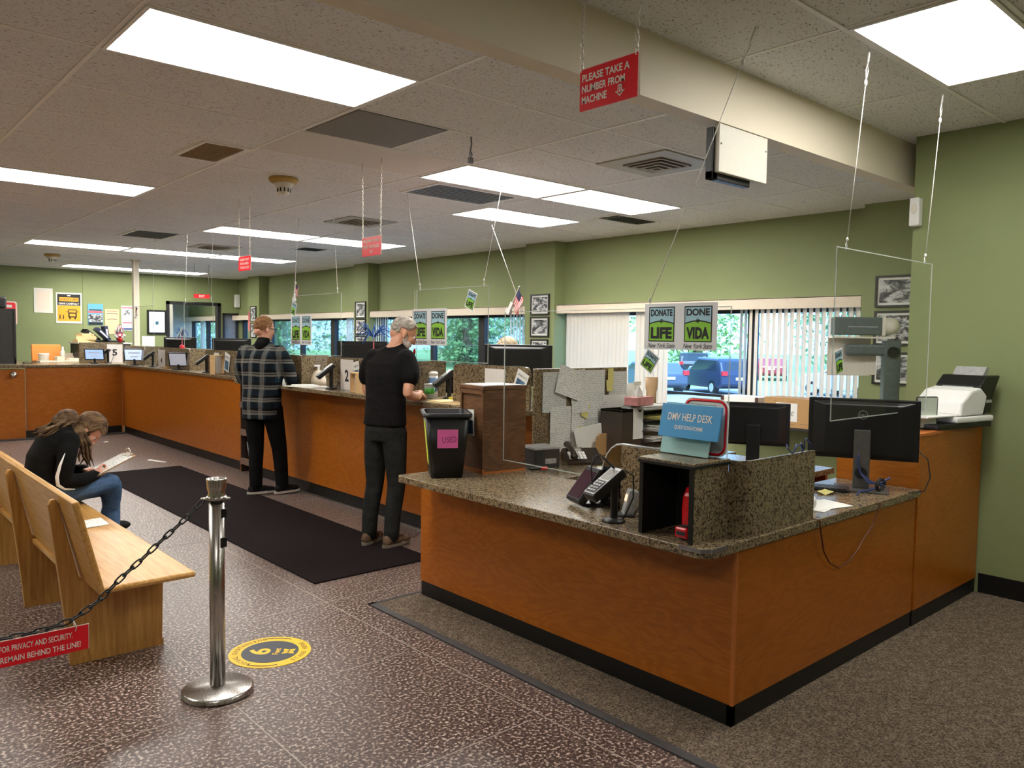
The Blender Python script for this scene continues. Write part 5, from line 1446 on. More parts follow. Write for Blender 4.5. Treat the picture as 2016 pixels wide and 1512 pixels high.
part('ticket_slot', MB().box((.098, -.022, -.005), (.102, .022, .012)).box((.045, -.02, .03), (.095, .02, .034)), M_DARKGREY, t)
part('foot', MB().box((-.05, -.03, -.03), (.07, .03, -.018)), M_BLACK, t)
t = thing('privacy_screen', 'speckled screen along the right edge of the help desk', 'privacy screen', (1.842, -1.94, ZL), 0, 'speckled privacy screens')
pl = [(0, .075), (.002, .03), (.012, .006), (.03, -.008), (.06, -.014), (.60, -.014)]
pl2 = [(x, y+.022) if x > .03 else (x+.020, y+.012) for x, y in pl]
part('panel', MB().prism(pl+pl2[::-1], 0, .335), M_GRAN, t)
part('top_edge', MB().tube([(x, y+.011, .336) for x, y in pl[2:]], .012, 6, flat=.2), M_GRAN, t)
t = thing('privacy_screen', 'short speckled screen with dark rounded end behind the card terminals', 'privacy screen', (1.90, -1.36, ZL), 0, 'speckled privacy screens')
part('panel', MB().prism([(-.22, 0), (.15, 0), (.15, .325), (-.22, .325)], -.011, .011, 'yz'), M_GRAN, t, .002)
cv = [(.15, 0), (.15, .325)]+[(.15+.13*math.sin(R(q)), .325-.20*(1-math.cos(R(q)))) for q in (15, 30, 45, 60, 75, 90)]+[(.285, .08), (.285, 0)]
part('dark_end', MB().prism(cv, -.008, .008, 'yz'), M_SMOKED, t)
part('cap_strip', MB().tube([(0, -.22, .328), (0, .15, .328)]+[(0, .15+.135*math.sin(R(q)), .328-.20*(1-math.cos(R(q)))) for q in (15, 30, 45, 60, 75, 90)], .007, 6), M_SILVER, t)
t = thing('grommet_plug', 'black cable plug on the short screen behind the terminals', 'plug', (1.886, -1.475, ZL+.14))
part('disc', MB().cyl((0, 0, 0), (-.018, 0, 0), .035, n=20), M_BLACK, t)
part('lead', MB().tube([(-.02, 0, -.01), (-.05, .02, -.02), (-.06, .09, -.09), (-.06, .12, -.135)], .005, 6), M_GREY, t)

# ---- DMV help desk sign with boards behind
t = thing('help_desk_sign', 'blue DMV HELP DESK sign leaning on a board on top of the cubby', 'sign', (1.735, -1.73, ZL+.345))
M = frame_m((.0, .0, .152), LF, (.22, 0, 1))
part('board', plate(M, .315, .150, .008, 0, .002), pm('sky_blue_plastic', srgb(60, 156, 214), .4, 0, .02), t, .001)
part('lettering', MB().join(text_mb('DMV HELP DESK', .235, .034, .012), M @ T(0, .018, .005)).join(text_mb('QUESTIONS-FORMS', .15, .020, .008), M @ T(.0, -.030, .005)), M_LETTER, t)
t = thing('teal_board', 'pale teal board propping up the blue help desk sign', 'board', (1.775, -1.69, ZL+.343))
M = frame_m((0, 0, .115), LF, (.22, 0, 1))
part('board', plate(M, .255, .23, .008), pm('pale_teal', srgb(164, 208, 204), .5, 0, .02), t)
part('black_back', plate(M @ T(-.006, 0, -.007), .26, .235, .006), M_BLACK, t)
t = thing('red_rimmed_board', 'white board with red rim standing behind the blue help desk sign', 'board', (1.832, -1.745, ZL+.343))
M = frame_m((0, 0, .128), LF, (.04, 0, 1))
part('board', plate(M, .235, .255, .008, 0, .045), M_WHITE, t)
rr = [(.108*x, y) for x, y in ()]
def rim(w, h, r, wd):
    pts = []
    for cx, cy, a_0 in ((w/2-r, h/2-r, 0), (-w/2+r, h/2-r, 90), (-w/2+r, -h/2+r, 180), (w/2-r, -h/2+r, 270)):
        for k in range(6): a = R(a_0+18*k); pts.append((cx+r*math.cos(a), cy+r*math.sin(a), .0048))
    return MB().tube(pts, wd, 4, 0, True, flat=.3)
part('red_rim', MB().join(rim(.215, .235, .04, .006), M), M_RED, t)
part('red_lines', MB().join(plate(M @ T(0, .085, .005), .12, .006, .001)), M_RED, t)

# ---- payment terminals
def terminal(label, loc, rz, tilt=-34, big=False, hp=.19):
    t = thing('card_terminal', label, 'card terminal', loc, rz, 'card terminals on poles')
    part('base', MB().lathe([(0, 0), (.055, 0), (.056, .006), (.048, .014), (.022, .020), (0, .02)], n=28), M_BLACK, t)
    part('pole', MB().cyl((0, 0, .015), (0, 0, hp), .018, n=18), M_BLACK, t)
    M = T(0, 0, hp+.025) @ RY(R(tilt)) @ T(-.065, 0, .01)
    L, W = (.21, .15) if big else (.205, .092)
    h = part('head', MB().join(MB().box((-L/2, -W/2, -.03), (L/2, W/2, .012)), M), M_BLACK, t, .008)
    part('faceplate', MB().join(MB().box((-L/2+.01, -W/2+.004, .012), (L/2-.006, W/2-.004, .016)), M), M_SILVER if not big else M_BLACK, h, .002)
    if big: part('display', MB().join(MB().box((-L/2+.02, -W/2+.014, .016), (L/2-.03, W/2-.014, .018)), M), pm('plum_reflection', srgb(58, 28, 44), .15), h)  # plum base colour stands in for a purple reflection on the display
    else:
        part('display', MB().join(MB().box((.012, -W/2+.014, .016), (L/2-.024, W/2-.014, .0175)), M), M_SCREENGREY, h)
        kp = MB().box((-L/2+.018, -W/2+.010, .0162), (.0, W/2-.010, .0166)); part('keypad', MB().join(kp, M), M_BLACK, h)
        ky = MB()
        for i in range(4):
            for j in range(3): ky.box((-L/2+.028+.018*i, -.026+.02*j, .0166), (-L/2+.038+.018*i, -.012+.02*j, .019))
        part('keys', MB().join(ky, M), M_SILVER, h)
    part('tilt_joint', MB().cyl((0, -.03, hp), (0, .03, hp), .014, n=12), M_BLACK, t)
    part('cable', MB().tube([(.06, 0, hp+.05), (.10, -.01, hp+.02), (.095, -.02, hp-.08), (.06, -.01, .03), (.05, 0, .01)], .004, 6), M_CABLE, t)
    return t
M_SCREENGREY = pm('grey_lcd', srgb(160, 160, 156), .2)
trm = terminal('front card terminal with keypad on the help desk', (1.653, -1.375, ZL), R(-14), -34)
part('stylus_cord', MB().tube([(-.10, .03, .135), (-.10, .05, .25), (-.085, .055, .30), (-.055, .045, .315), (-.03, .03, .29), (.02, .012, .23)], .0035, 6), M_CABLE, trm)
part('stylus', MB().cyl((.025, .01, .235), (-.04, .045, .30), .006, .004, 10), M_BLACK, trm)
terminal('second card terminal with plum reflection painted on its screen, behind the front one', (1.845, -1.065, ZL), R(-20), -52, True, .13)
t = thing('card_reader', 'small gray card reader with a lit orange spot behind the terminals', 'card reader', (1.80, -1.33, ZL), R(-40))
part('body', MB().join(MB().box((-.025, -.035, 0), (.025, .035, .13)), RY(R(14))), M_SILVER, t, .006)
part('lit_spot', MB().join(MB().box((-.028, -.015, .07), (-.025, .018, .10)), RY(R(14))), glow('orange_glow', (1, .35, .12, 1), 1.2), t)
part('foot', MB().box((-.06, -.05, 0), (.03, .03, .012)), M_DARKGREY, t, .003)

# ---- computer monitors
def monitor(label, loc, rz, w=.54, h=.32, hs=.16, col=M_BLACK, stand=M_BLACK, base=(.20, .24), big=False):
    """Screen faces local +x; the back with its round emblem faces local -x."""
    t = thing('computer_monitor', label, 'monitor', loc, rz, 'computer monitors seen from behind')
    p = MB().box((-.012, -w/2, hs), (.012, w/2, hs+h)); sh = part('shell', p, col, t, .006)
    part('back_cover', MB().rings([[(-.012, -w*.46, hs+h*.04), (-.012, w*.46, hs+h*.04), (-.012, w*.46, hs+h*.96), (-.012, -w*.46, hs+h*.96)], [(-.045, -w*.34, hs+h*.10), (-.045, w*.34, hs+h*.10), (-.045, w*.34, hs+h*.90), (-.045, -w*.34, hs+h*.90)]], 0, False), col, sh, .006)
    M = frame_m((-.0465, 0, hs+h*(.74 if big else .28)), (0, -1, 0), UP)
    rg = MB().join(MB().tube([(.024*math.cos(2*math.pi*k/24), .024*math.sin(2*math.pi*k/24), 0) for k in range(24)], .0022, 5, 0, True), M).join(text_mb('DELL', .034, .012, .02), M @ T(0, 0, .001))
    part('emblem', rg, M_GREY, sh)
    part('screen', MB().box((.012, -w/2+.012, hs+.014), (.0135, w/2-.012, hs+h-.012)), M_SCREEN_PALE, sh)
    part('stand', MB().box((-.07, -.045, .012), (-.045, .045, hs+h*.5)), stand, t, .005)
    part('foot', MB().box((-.16, -base[1]/2, 0), (base[0]-.16, base[1]/2, .012)), stand, t, .004)
    return t
mon = monitor('large black monitor at the right end of the help desk, back turned', (3.46, -1.72, ZL), R(24), .60, .355, .175, M_BLACK, pm('gunmetal', srgb(96, 94, 92), .4, .4), (.22, .30), True)
mon.rotation_euler = (0, 0, R(24))
part('cable_hole', MB().cyl((-.0705, .0, .10), (-.0715, .0, .10), .034, n=24), M_INK, mon)
part('cables', MB().tube([(-.05, .01, .30), (-.075, .02, .16), (-.078, 0, .10), (-.085, -.05, .06), (-.09, -.13, .035)], .006, 6).tube([(-.08, .0, .10), (-.09, -.04, .05), (-.09, -.10, .05), (-.085, -.155, .09)], .006, 6), M_BLUECABLE, mon)
part('power_cable', MB().tube([(-.01, -.30, .24), (-.02, -.345, .20), (-.03, -.36, .10), (-.05, -.33, .02), (-.06, -.25, .006)], .0035, 6), M_CABLE, mon)
t = thing('cable_coil', 'coiled blue and black cable with round plug beside the monitor stand', 'cable', (3.40, -1.87, ZL), 0)
part('coil', MB().tube([(.045*math.cos(q*.5)+.01*q*.1, .012*q*.1, .045+.035*math.sin(q*.5)) for q in range(26)], .006, 6), M_CABLE, t)
part('tail', MB().tube([(-.05, .02, .03), (-.10, .04, .02), (-.16, .06, .02), (-.2, .05, .008)], .006, 6), M_BLUECABLE, t)
t = thing('keyboard', 'black keyboard by the large monitor stand', 'keyboard', (3.22, -1.52, ZL), R(24))
part('tray', MB().box((-.07, -.22, 0), (.07, .22, .016)), M_BLACK, t, .004)
k = MB()
for i in range(5):
    for j in range(14): k.box((-.06+.025*i, -.21+.030*j, .016), (-.039+.025*i, -.184+.030*j, .021))
part('keys', k, M_DARKGREY, t)
t = thing('paper_roll', 'white paper roll lying at the end of the speckled screen', 'paper roll', (2.66, -1.80, ZL+.034), R(64))
part('roll', MB().cyl((0, -.04, 0), (0, .04, 0), .034, n=28), M_PAPER, t); part('core', MB().cyl((0, -.041, 0), (0, .041, 0), .011, n=16), M_INK, t)
solo('loose_sheets', 'loose white sheets under the paper roll', 'papers', MB().box((-.15, -.10, 0), (.15, .10, .002), 0, RZ(R(8))).box((-.12, -.11, .002), (.16, .08, .004), 0, RZ(R(-14))), M_PAPER, (2.78, -1.79, ZL))
solo('crumpled_note', 'cream crumpled note by the keyboard', 'note', MB().add([(-.06, -.03, .0), (.0, -.05, .014), (.06, -.02, .004), (.05, .03, .012), (-.01, .04, .004), (-.06, .02, .016), (0, 0, .022)], [(0, 1, 6), (1, 2, 6), (2, 3, 6), (3, 4, 6), (4, 5, 6), (5, 0, 6)]), M_YELLOWPAPER, (3.15, -1.66, ZL))
t = thing('hanging_cable', 'thin reddish cable looping down the orange right side of the help desk', 'cable', (2.45, -1.975, .5))
part('cable', MB().tube([(-.0, .03, .345), (.02, -.0, .335), (.045, .005, .27), (.09, .01, .17), (.16, .012, .10), (.26, .012, .055), (.36, .012, .07), (.46, .012, .11), (.54, .012, .17), (.62, .012, .21), (.68, .012, .27), (.70, .0, .33), (.71, .03, .345)], .004, 6), pm('rust_cable', srgb(92, 44, 18), .5), t)
t = thing('cable_bundle', 'small blue cable bundle lying on the speckled screen at the help desk', 'cable', (2.30, -1.94, ZL+.337))
part('loops', MB().tube([(-.09+.011*q, .015*math.sin(q*1.1), .022+.02*math.sin(q*1.6)) for q in range(15)], .0035, 6).tube([(.06, .0, .01), (.06, .0, .055), (.075, .0, .062), (.12, .0, .03), (.13, 0, .008)], .0035, 6), M_BLUECABLE, t)

# ---- gray camera station behind the monitor
t = thing('photo_camera_station', 'gray photo camera on a pole in front of the window wall photographs', 'camera', (5.12, -1.13, 0), R(38))
part('base', MB().box((-.18, -.18, 0), (.18, .18, .06)), M_DARKGREY, t, .01)
M_CAMGREY = pm('grey_green_metal', srgb(88, 100, 98), .5)
part('column', MB().box((-.05, -.10, .06), (.05, .02, 1.72)), M_CAMGREY, t, .008)
part('arm', MB().box((-.045, .0, 1.60), (.045, .30, 1.69)), M_CAMGREY, t, .02)
part('camera_body', MB().box((-.07, .05, 1.76), (.07, .40, 1.90)), M_CAMGREY, t, .010)
part('front_plate', MB().box((-.075, .025, 1.755), (.075, .05, 1.905)), M_OFFWHITE, t, .004)
part('flash_dome', MB().ell((0, -.02, 1.83), (.075, .075, .07)), M_OFFWHITE, t)
part('shelf_plate', MB().box((-.06, -.05, 1.735), (.06, .41, 1.748)), M_OFFWHITE, t)
part('knob', MB().cyl((-.05, -.04, 1.63), (-.075, -.04, 1.63), .042, n=24), M_BLACK, t)
part('side_label', MB().box((-.0715, .08, 1.82), (-.070, .30, 1.828)), M_SILVER, t)
part('paper_cover', MB().box((.05, .10, 1.44), (.06, .42, 1.74)).box((.04, .06, 1.45), (.06, .14, 1.60)), M_OFFWHITE, t)
# ---- scanner and small things on the wood cabinet
ZT = 1.166
t = thing('document_scanner', 'white and black sheet-fed scanner on the wood cabinet by the right wall', 'scanner', (4.43, -1.86, ZT), R(-10))
part('tray_base', MB().box((-.42, -.16, .0), (.20, .16, .035)), M_BLACK, t, .010)
part('lower_shell', MB().box((-.22, -.165, .035), (.21, .165, .075)), M_WHITE, t, .012)
part('paper_table', MB().box((-.50, -.14, .075), (-.18, .14, .088)), M_WHITE, t, .006)
part('upper_shell', MB().prism([(-.17, .078), (.10, .078), (.14, .20), (.06, .255), (-.05, .235), (-.15, .165)], -.155, .155, 'xz'), M_WHITE, t, .014)
part('black_side', MB().prism([(.11, .078), (.20, .09), (.22, .20), (.30, .33), (.14, .33), (.06, .26), (.13, .19)], -.15, .15, 'xz'), M_BLACK, t, .010)
part('paper_chute', MB().prism([(.05, .25), (.16, .31), (.22, .385), (.25, .38), (.21, .30), (.08, .235)], -.10, .10, 'xz'), M_SILVER, t)
part('maker_mark', MB().box((.13, -.1512, .155), (.20, -.1502, .175)), M_SILVER, t)
t = thing('tilted_panel', 'small tilted mirror-like panel in front of the scanner', 'panel', (4.02, -1.86, ZT), R(-10))
M = frame_m((0, 0, .105), (.93, -.36, 0), (-.30, .1, 1))
part('frame', plate(M, .15, .20, .008, 0, .012), M_BLACK, t); part('mirror', plate(M @ T(0, 0, .0045), .138, .188, .001), pm('mirror_face', srgb(206, 214, 200), .3, .3, .02), t)
t = thing('small_white_box', 'small white plastic box on the wood cabinet left of the scanner', 'box', (3.88, -1.62, ZT), R(20))
part('case', MB().box((-.06, -.10, 0), (.06, .10, .11)), M_WHITE, t, .010); part('button', MB().cyl((-.06, .05, .06), (-.063, .05, .06), .006, n=12), M_INK, t)
solo('pen', 'white pen lying on the wood cabinet in front of the small white box', 'pen', MB().cyl((-.06, 0, .006), (.06, .02, .006), .006, n=10), M_WHITE, (3.86, -1.88, ZT))

# ---- boxes on the window sill shelf
t = thing('sill_shelf', 'dark narrow shelf below the window with two boxes on it', 'shelf', (7.17, .95, .72))
part('board', MB().box((-.16, -.75, 0), (.19, .80, .025)), M_DARKGREY, t)
part('bracket', MB().box((-.02, -.6, -.12), (.20, -.57, 0)), M_DARKGREY, t); part('bracket', MB().box((-.02, .6, -.12), (.20, .63, 0)), M_DARKGREY, t)
def file_box(label, y0, y1, h, mat, note, nw, edge=None):
    t = thing('file_box', label, 'box', (7.02, (y0+y1)/2, .745), 0, 'boxes on the window shelf')
    w = (y1-y0)/2
    part('carton', MB().box((.0, -w, 0), (.30, w, h)), mat, t, .004)
    M = frame_m((-.003, 0, h*.52), LF, UP)
    n = part('label_sheet', plate(M, nw, h*.62, .002), M_PAPER, t); 
    return t, n, M, w, h
t, n, M, w, h = file_box('left white file box marked for a drop on the window shelf', 1.10, 1.60, .31, M_WHITE, None, .36)
part('handwriting', MB().join(text_mb('DEALS', .24, .07, 0), M @ T(0, .045, .002)).join(text_mb('DROP', .22, .07, 0), M @ T(0, -.05, .002)), M_INKGREY, n)
part('dark_edges', MB().box((-.004, -w, 0), (0, -w+.04, h)).box((-.004, w-.045, 0), (0, w, h)).box((-.004, -w, 0), (0, w, .05)), pm('maroon_edge', srgb(70, 36, 30), .6), t)
t, n, M, w, h = file_box('brown cardboard box marked Done on the window shelf', .46, 1.02, .33, M_CARD, None, .26)
part('handwriting', MB().join(text_mb('Done', .17, .08, -.002, .2), M @ T(0, 0, .002)), M_INKGREY, n)
part('flap_slots', MB().box((-.002, .12, h*.88), (0, .16, h*.89)).box((-.002, -.10, h*.88), (0, -.03, h*.89)).box((-.002, -.1, h*.1), (0, .04, h*.11)).box((-.002, -.25, h*.14), (0, -.16, h*.15)), M_BARK, t)

# ================================================================== papers taped on the end panel (seen from the entrance)
EX = (1, 0, 0)
def sheet(label, x, z, w, h, tilt=0, mat=None, y=.38, group='papers taped on the end panel', cat='paper', name='taped_paper', curl=0.0):
    M = RZ(0) ; F = frame_m((0, 0, 0), EX, UP) @ RZ(R(tilt))
    mb = MB(); n = 6
    top = [F @ Vector((-w/2+w*i/n, h/2, 0)) for i in range(n+1)]
    vs = []
    for j in range(n+1):
        for i in range(n+1):
            u, v = i/n, j/n
            vs.append(F @ Vector((-w/2+w*u, h/2-h*v, .002+curl*(v*v)*(.4+.6*u))))
    fs = [(j*(n+1)+i, (j+1)*(n+1)+i, (j+1)*(n+1)+i+1, j*(n+1)+i+1) for j in range(n) for i in range(n)]
    return mb, vs, fs, F
k_y = [.0]
def taped(label, x, z, w, h, tilt=0, mat=None, curl=0.0):
    mb, vs, fs, F = sheet(label, x, z, w, h, tilt, mat, curl=curl)
    k_y[0] += .0014
    mb.add(vs, fs, 0, True)
    o = solo('taped_paper', label, 'paper', MB(), M_PAGE, (x, .380-k_y[0], z), 0, 'papers taped on the end panel')
    # the page itself lies in its own plane so the print runs along the lines
    q = MB(); n = 6
    loc = [Vector((-w/2+w*(i/n), h/2-h*(j/n), .002+curl*((j/n)**2)*(.4+.6*i/n))) for j in range(n+1) for i in range(n+1)]
    q.add(loc, fs, 0, True)
    o.data = mesh_of('taped_paper', q, mat or M_PAGE)
    o.rotation_euler = (R(90), R(-tilt), 0) if tilt else (R(90), 0, 0)
    return o
M_NOTE = pm('yellow_sticky', srgb(222, 214, 130), .7, 0, .04)
taped('upper left printed sheet at the left edge of the end panel', 2.99, 1.30, .25, .30, 0, M_PAGE3)
taped('large sheet second from the right among the upper row of taped papers', 3.42, 1.31, .25, .30, 0, M_PAGE2)
taped('crumpled sheet hanging in the upper middle of the end panel', 3.24, 1.30, .17, .33, 4, M_PAGE2, .03)
taped('far right sheet at the top right corner of the end panel', 3.70, 1.31, .22, .27, 0, M_PAGE3)
taped('blank lower edge sheet under the top right sheet', 3.66, 1.20, .27, .12, 0, M_PAPER)
taped('long dense sheet at the lower left of the end panel', 3.05, 1.02, .22, .34, 0, M_PAGE2)
taped('lower middle sheet beside the long dense sheet', 3.24, 1.03, .15, .33)
taped('lower right sheet partly behind the paper holder', 3.44, 1.02, .27, .32, 0, M_PAGE3)
taped('small middle sheet above the lower right sheet', 3.44, 1.15, .25, .12)
taped('creased sheet tilted over the upper left taped papers', 3.13, 1.37, .26, .22, -17, M_PAGE, .02)
taped('upper yellow sticky note between the two upper right sheets', 3.60, 1.41, .065, .12, 0, M_NOTE)
taped('yellow sticky note just below the uppermost one', 3.585, 1.335, .07, .09, 3, M_NOTE, .008)
taped('tilted yellow sticky note in the middle of the taped papers', 3.31, 1.15, .07, .11, -24, M_NOTE, .01)
taped('lowest yellow sticky note above the telephone', 3.26, .985, .05, .085, 0, M_NOTE)

# ================================================================== staff desk things
ZD = .80
t = thing('desk_telephone', 'black desk telephone with white keys below the taped papers', 'telephone', (3.03, .13, ZD), R(58))
part('base', MB().prism([(-.12, 0), (.11, 0), (.11, .085), (.06, .10), (-.12, .03)], -.13, .13, 'xz'), M_BLACK, t, .010)
tt = math.atan2(.07, .18); M = T(-.03, 0, .066) @ RY(-tt)
part('keys', (lambda m: [m.box((-.075+.026*i, -.015+.026*j, 0), (-.055+.026*i, .005+.026*j, .008), 0, M) for i in range(4) for j in range(5)] and m)(MB()), M_WHITE, t)
part('display', MB().box((.03, .0, .0), (.075, .09, .006), 0, M), M_SCREENGREY, t)
part('buttons', (lambda m: [m.box((.085, -.015+.026*j, -.004), (.10, .005+.026*j, .004), 0, M) for j in range(5)] and m)(MB()), M_GREY, t)
hs = MB(); limb(hs, [(-.12, +.085, .075), (-.02, +.085, .108), (.09, +.085, .125)], [.022, .018, .022]); hs.ell((-.12, +.085, .065), (.034, .028, .024)).ell((.095, +.085, .122), (.034, .028, .024))
part('handset', remesh(hs, .005, 2), M_BLACK, t)
part('cord', MB().tube([(-.14, +.09, .05)]+[(-.15-.012*q*.1, -.09-.004*math.sin(q*2)+.004*q, .02+.008*math.cos(q*2)) for q in range(12)], .004, 5), M_CABLE, t)
t = thing('black_box', 'low dark box with pale lid edge left of the telephone', 'box', (2.68, .20, ZD), R(-12))
part('box', MB().box((-.10, -.10, 0), (.10, .10, .13)), M_DARKGREY, t, .005); part('lid', MB().box((-.105, -.105, .13), (.105, .105, .142)), M_SILVER, t); part('label', MB().box((-.02, -.1015, .03), (.07, -.100, .065)), M_SILVER, t)
solo('paper_slips', 'white paper slips on the inner desk in front of the telephone', 'papers', MB().box((-.16, -.05, 0), (.16, .05, .002), 0, RZ(R(12))).box((-.10, -.06, .002), (.15, .02, .004), 0, RZ(R(-20))), M_PAPER, (3.05, -.13, ZD))
t = thing('marker', 'black and red marker lying at the foot of the walnut box', 'marker', (2.36, -.10, ZL), R(-20))
part('barrel', MB().cyl((-.05, 0, .012), (.03, 0, .012), .011, n=12), M_BLACK, t); part('cap', MB().cyl((.03, 0, .012), (.075, 0, .012), .010, n=12), M_RED, t)
t = thing('paper_holder', 'white sheets in a tan upright holder left of the dark paper trays', 'paper holder', (3.36, .30, ZD))
part('holder', MB().box((.02, -.03, 0), (.16, -.01, .17)).box((.02, -.03, 0), (.16, .05, .01)), M_CARD, t, .004)
part('sheets', MB().add([(-.17, .0, .005), (.17, .0, .005), (.17, .03, .25), (-.20, .03, .215), (-.17, .008, .005), (.17, .008, .005), (.17, .038, .25), (-.20, .038, .215)], [(0, 1, 2, 3), (7, 6, 5, 4), (0, 4, 5, 1), (1, 5, 6, 2), (2, 6, 7, 3), (3, 7, 4, 0)]), M_PAPER, t)
part('front_sheet', MB().add([(-.03, -.034, .0), (.03, -.034, 0), (.03, -.034, .14), (-.0, -.034, .15), (-.03, -.034, .13)], [(0, 1, 2, 3, 4)]), M_CARD, t)
solo('tape_roll', 'dark tape dispenser beside the paper holder', 'tape dispenser', MB().prism([(-.05, 0), (.05, 0), (.045, .04), (.0, .055), (-.05, .03)], -.025, .025, 'xz'), M_DARKGREY, (3.24, .24, ZD), R(20), None, .006)
# dark organizer with stacked trays
t = thing('paper_organizer', 'dark brown paper organizer with four open trays behind the blue sign', 'organizer', (3.46, .12, ZD))
M_DKBR = pm('dark_brown_metal', srgb(52, 42, 38), .5)
part('frame', MB().box((0, 0, 0), (.24, .22, .36)).box((.24, .20, 0), (.66, .22, .36)).box((.64, 0, 0), (.66, .22, .36)).box((.0, 0, .34), (.66, .22, .36)), M_DKBR, t, .003)
for k in range(4): part('tray', MB().box((.24, -.05, .01+.085*k), (.64, .20, .02+.085*k)), M_DKBR, t)
part('pinned_list', MB().box((.13, -.006, .13), (.25, -.002, .37)), M_PAGE, t, label='white list clipped to the corner'); part('clip', MB().ell((.20, -.012, .35), (.014, .01, .012), n=10), M_INK, t)
rn = random.Random(3)
for k, (lb, n, m) in enumerate((('bottom stack of papers in the dark organizer', 5, M_PAPER), ('second stack of papers from the bottom of the dark organizer', 7, M_PAPER), ('third stack of papers from the bottom of the dark organizer', 7, M_PAPER), ('yellow-edged papers in the top open tray of the dark organizer', 4, M_YELLOWPAPER))):
    q = MB()
    for i in range(n):
        q.box((-.15, -.14, .006*i), (.17, .12, .006*i+.003), 0, RZ(R(rn.uniform(-7, 7))) @ T(rn.uniform(-.01, .01), rn.uniform(-.03, .01), 0))
    solo('paper_stack', lb, 'papers', q, m, (3.90, .16, ZD+.021+.085*k), 0, 'stacks in the dark organizer')
q = MB()
for i in range(5): q.box((-.18, -.13, .006*i), (.18, .11, .006*i+.003), 0, RZ(R(rn.uniform(-5, 5))))
solo('paper_stack', 'sheets lying on top of the dark organizer under the tissue box', 'papers', q, M_PAPER, (3.80, .16, ZD+.361), 0, 'stacks in the dark organizer')
t = thing('tissue_box', 'pink tissue box with a tissue sticking out', 'tissue box', (3.66, .12, ZD+.393), R(8))
part('carton', MB().box((-.12, -.06, 0), (.12, .06, .065)), pm('pink_floral_card', srgb(196, 132, 130), .7, 0, .22, 30), t, .003)
part('tissue', MB().add([(-.05, -.01, .065), (.05, -.01, .065), (.045, .0, .10), (.015, .01, .15), (-.02, .0, .12), (-.045, .01, .095), (.0, .03, .07)], [(0, 1, 2, 3, 4, 5), (1, 6, 3, 2), (6, 0, 5, 4, 3)]), M_PAPER, t)
solo('tumbler', 'tall tan tumbler behind the paper organizer', 'cup', MB().lathe([(0, 0), (.040, 0), (.042, .12), (.050, .15), (.053, .235), (.049, .235), (.045, .16), (0, .15)], n=28), pm('tan_cup', srgb(206, 172, 132), .5, 0, .03), (4.00, .27, ZD+.36))
t = thing('spray_bottle', 'clear white spray bottle left of the tan tumbler', 'bottle', (3.87, .31, ZD+.36))
part('bottle', MB().lathe([(0, 0), (.040, 0), (.042, .09), (.030, .13), (.016, .15), (.016, .17), (0, .17)], n=24), M_WHITE, t); part('trigger', MB().box((-.035, -.014, .17), (.03, .014, .205)).box((-.03, -.006, .14), (-.02, .006, .17)), M_OFFWHITE, t, .006)
solo('letter_tray', 'stack of white trays and folders right of the tan tumbler', 'tray', MB().box((-.14, -.12, 0), (.14, .12, .012)).box((-.13, -.11, .03), (.15, .10, .04)).box((-.14, -.12, .06), (.13, .12, .075)).box((-.13, -.10, .012), (-.12, -.09, .06)).box((.12, -.10, .012), (.13, -.09, .06)).box((-.12, .10, .012), (.12, .11, .06)), M_PAPER, (4.28, .20, 1.02))
solo('side_table', 'dark stand holding the white trays beside the organizer', 'stand', MB().box((-.13, -.13, 0), (.15, .13, .03)).box((-.12, -.12, -.26), (.12, .12, 0)), M_DARKGREY, (4.28, .20, .99))
solo('curled_pad', 'curled white pad in a black holder behind the top right taped sheet', 'pad', MB().rings([[(-.10, 0, z), (-.02, -.02+.0, z), (.05, -.01, z), (.10, .03, z), (.11, .05, z), (.05, .03, z), (-.02, .02, z), (-.10, .02, z)] for z in (0, .20)], 0, True), M_PAPER, (3.90, .45, 1.09+.05), R(-30))
solo('pad_stand', 'black stand under the curled white pad', 'stand', MB().box((-.09, -.05, 0), (.09, .06, .34)), M_BLACK, (3.92, .47, ZD))
t = thing('staff_side_desk', 'speckled side desk under the small monitor behind the help desk', 'desk', (3.45, -1.20, 0))
part('top', MB().box((0, 0, .78), (.75, .85, .82)), M_GRAN, t, .004); part('leg_panel', MB().box((.05, .02, .009), (.08, .83, .78)), M_VENEER, t); part('leg_panel', MB().box((.66, .02, .009), (.69, .83, .78)), M_VENEER, t)

# ================================================================== the stations
M_SIGNPAPER = pm('station_sheet', srgb(226, 220, 214), .6, 0, .02)
def number_sheet(ch, label, c, w, h, right=LF, th=.16, tw=.06, off=0):
    t = thing('station_number', label, 'sign', c, 0, 'station number sheets')
    M = frame_m((0, 0, 0), right, UP)
    part('sheet', plate(M, w, h, .004), M_SIGNPAPER, t)
    part('number', MB().join(text_mb(ch, tw, th, .03), M @ T(0, off, .003)), M_INK, t)
number_sheet('2', 'sheet with number 2 on the speckled screen left of the gray-haired man', (2.762, 3.02, ZC+.15), .24, .295, LF, .115, .075, -.01)
number_sheet('5', 'sheet with number 5 at the far inner corner of the counters', (2.93, 11.425, ZC+.165), .255, .325, EX, .115, .08, .02)
number_sheet('4', 'sheet with number 4 turned sideways on the far speckled screen', (2.983, 9.10, ZC+.14), .32, .27, LF, .09, .07, -.03)
number_sheet('1', 'white sheet on the nearest speckled screen above the walnut box', (2.764, .80, ZC+.155), .24, .27, LF, .10, .03, -.08)
number_sheet('3', 'narrow white sheet behind the pale wooden box left of the man in plaid', (2.983, 6.87, ZC+.145), .17, .27, LF, .09, .06, .02)
signed_card('tilted white card right of the number 1 sheet, above the walnut box', (2.758, .50, ZC+.205), .13, .16, -24)
signed_card('tilted white card right of the number 2 sheet', (2.758, 2.83, ZC+.185), .105, .20, 10)
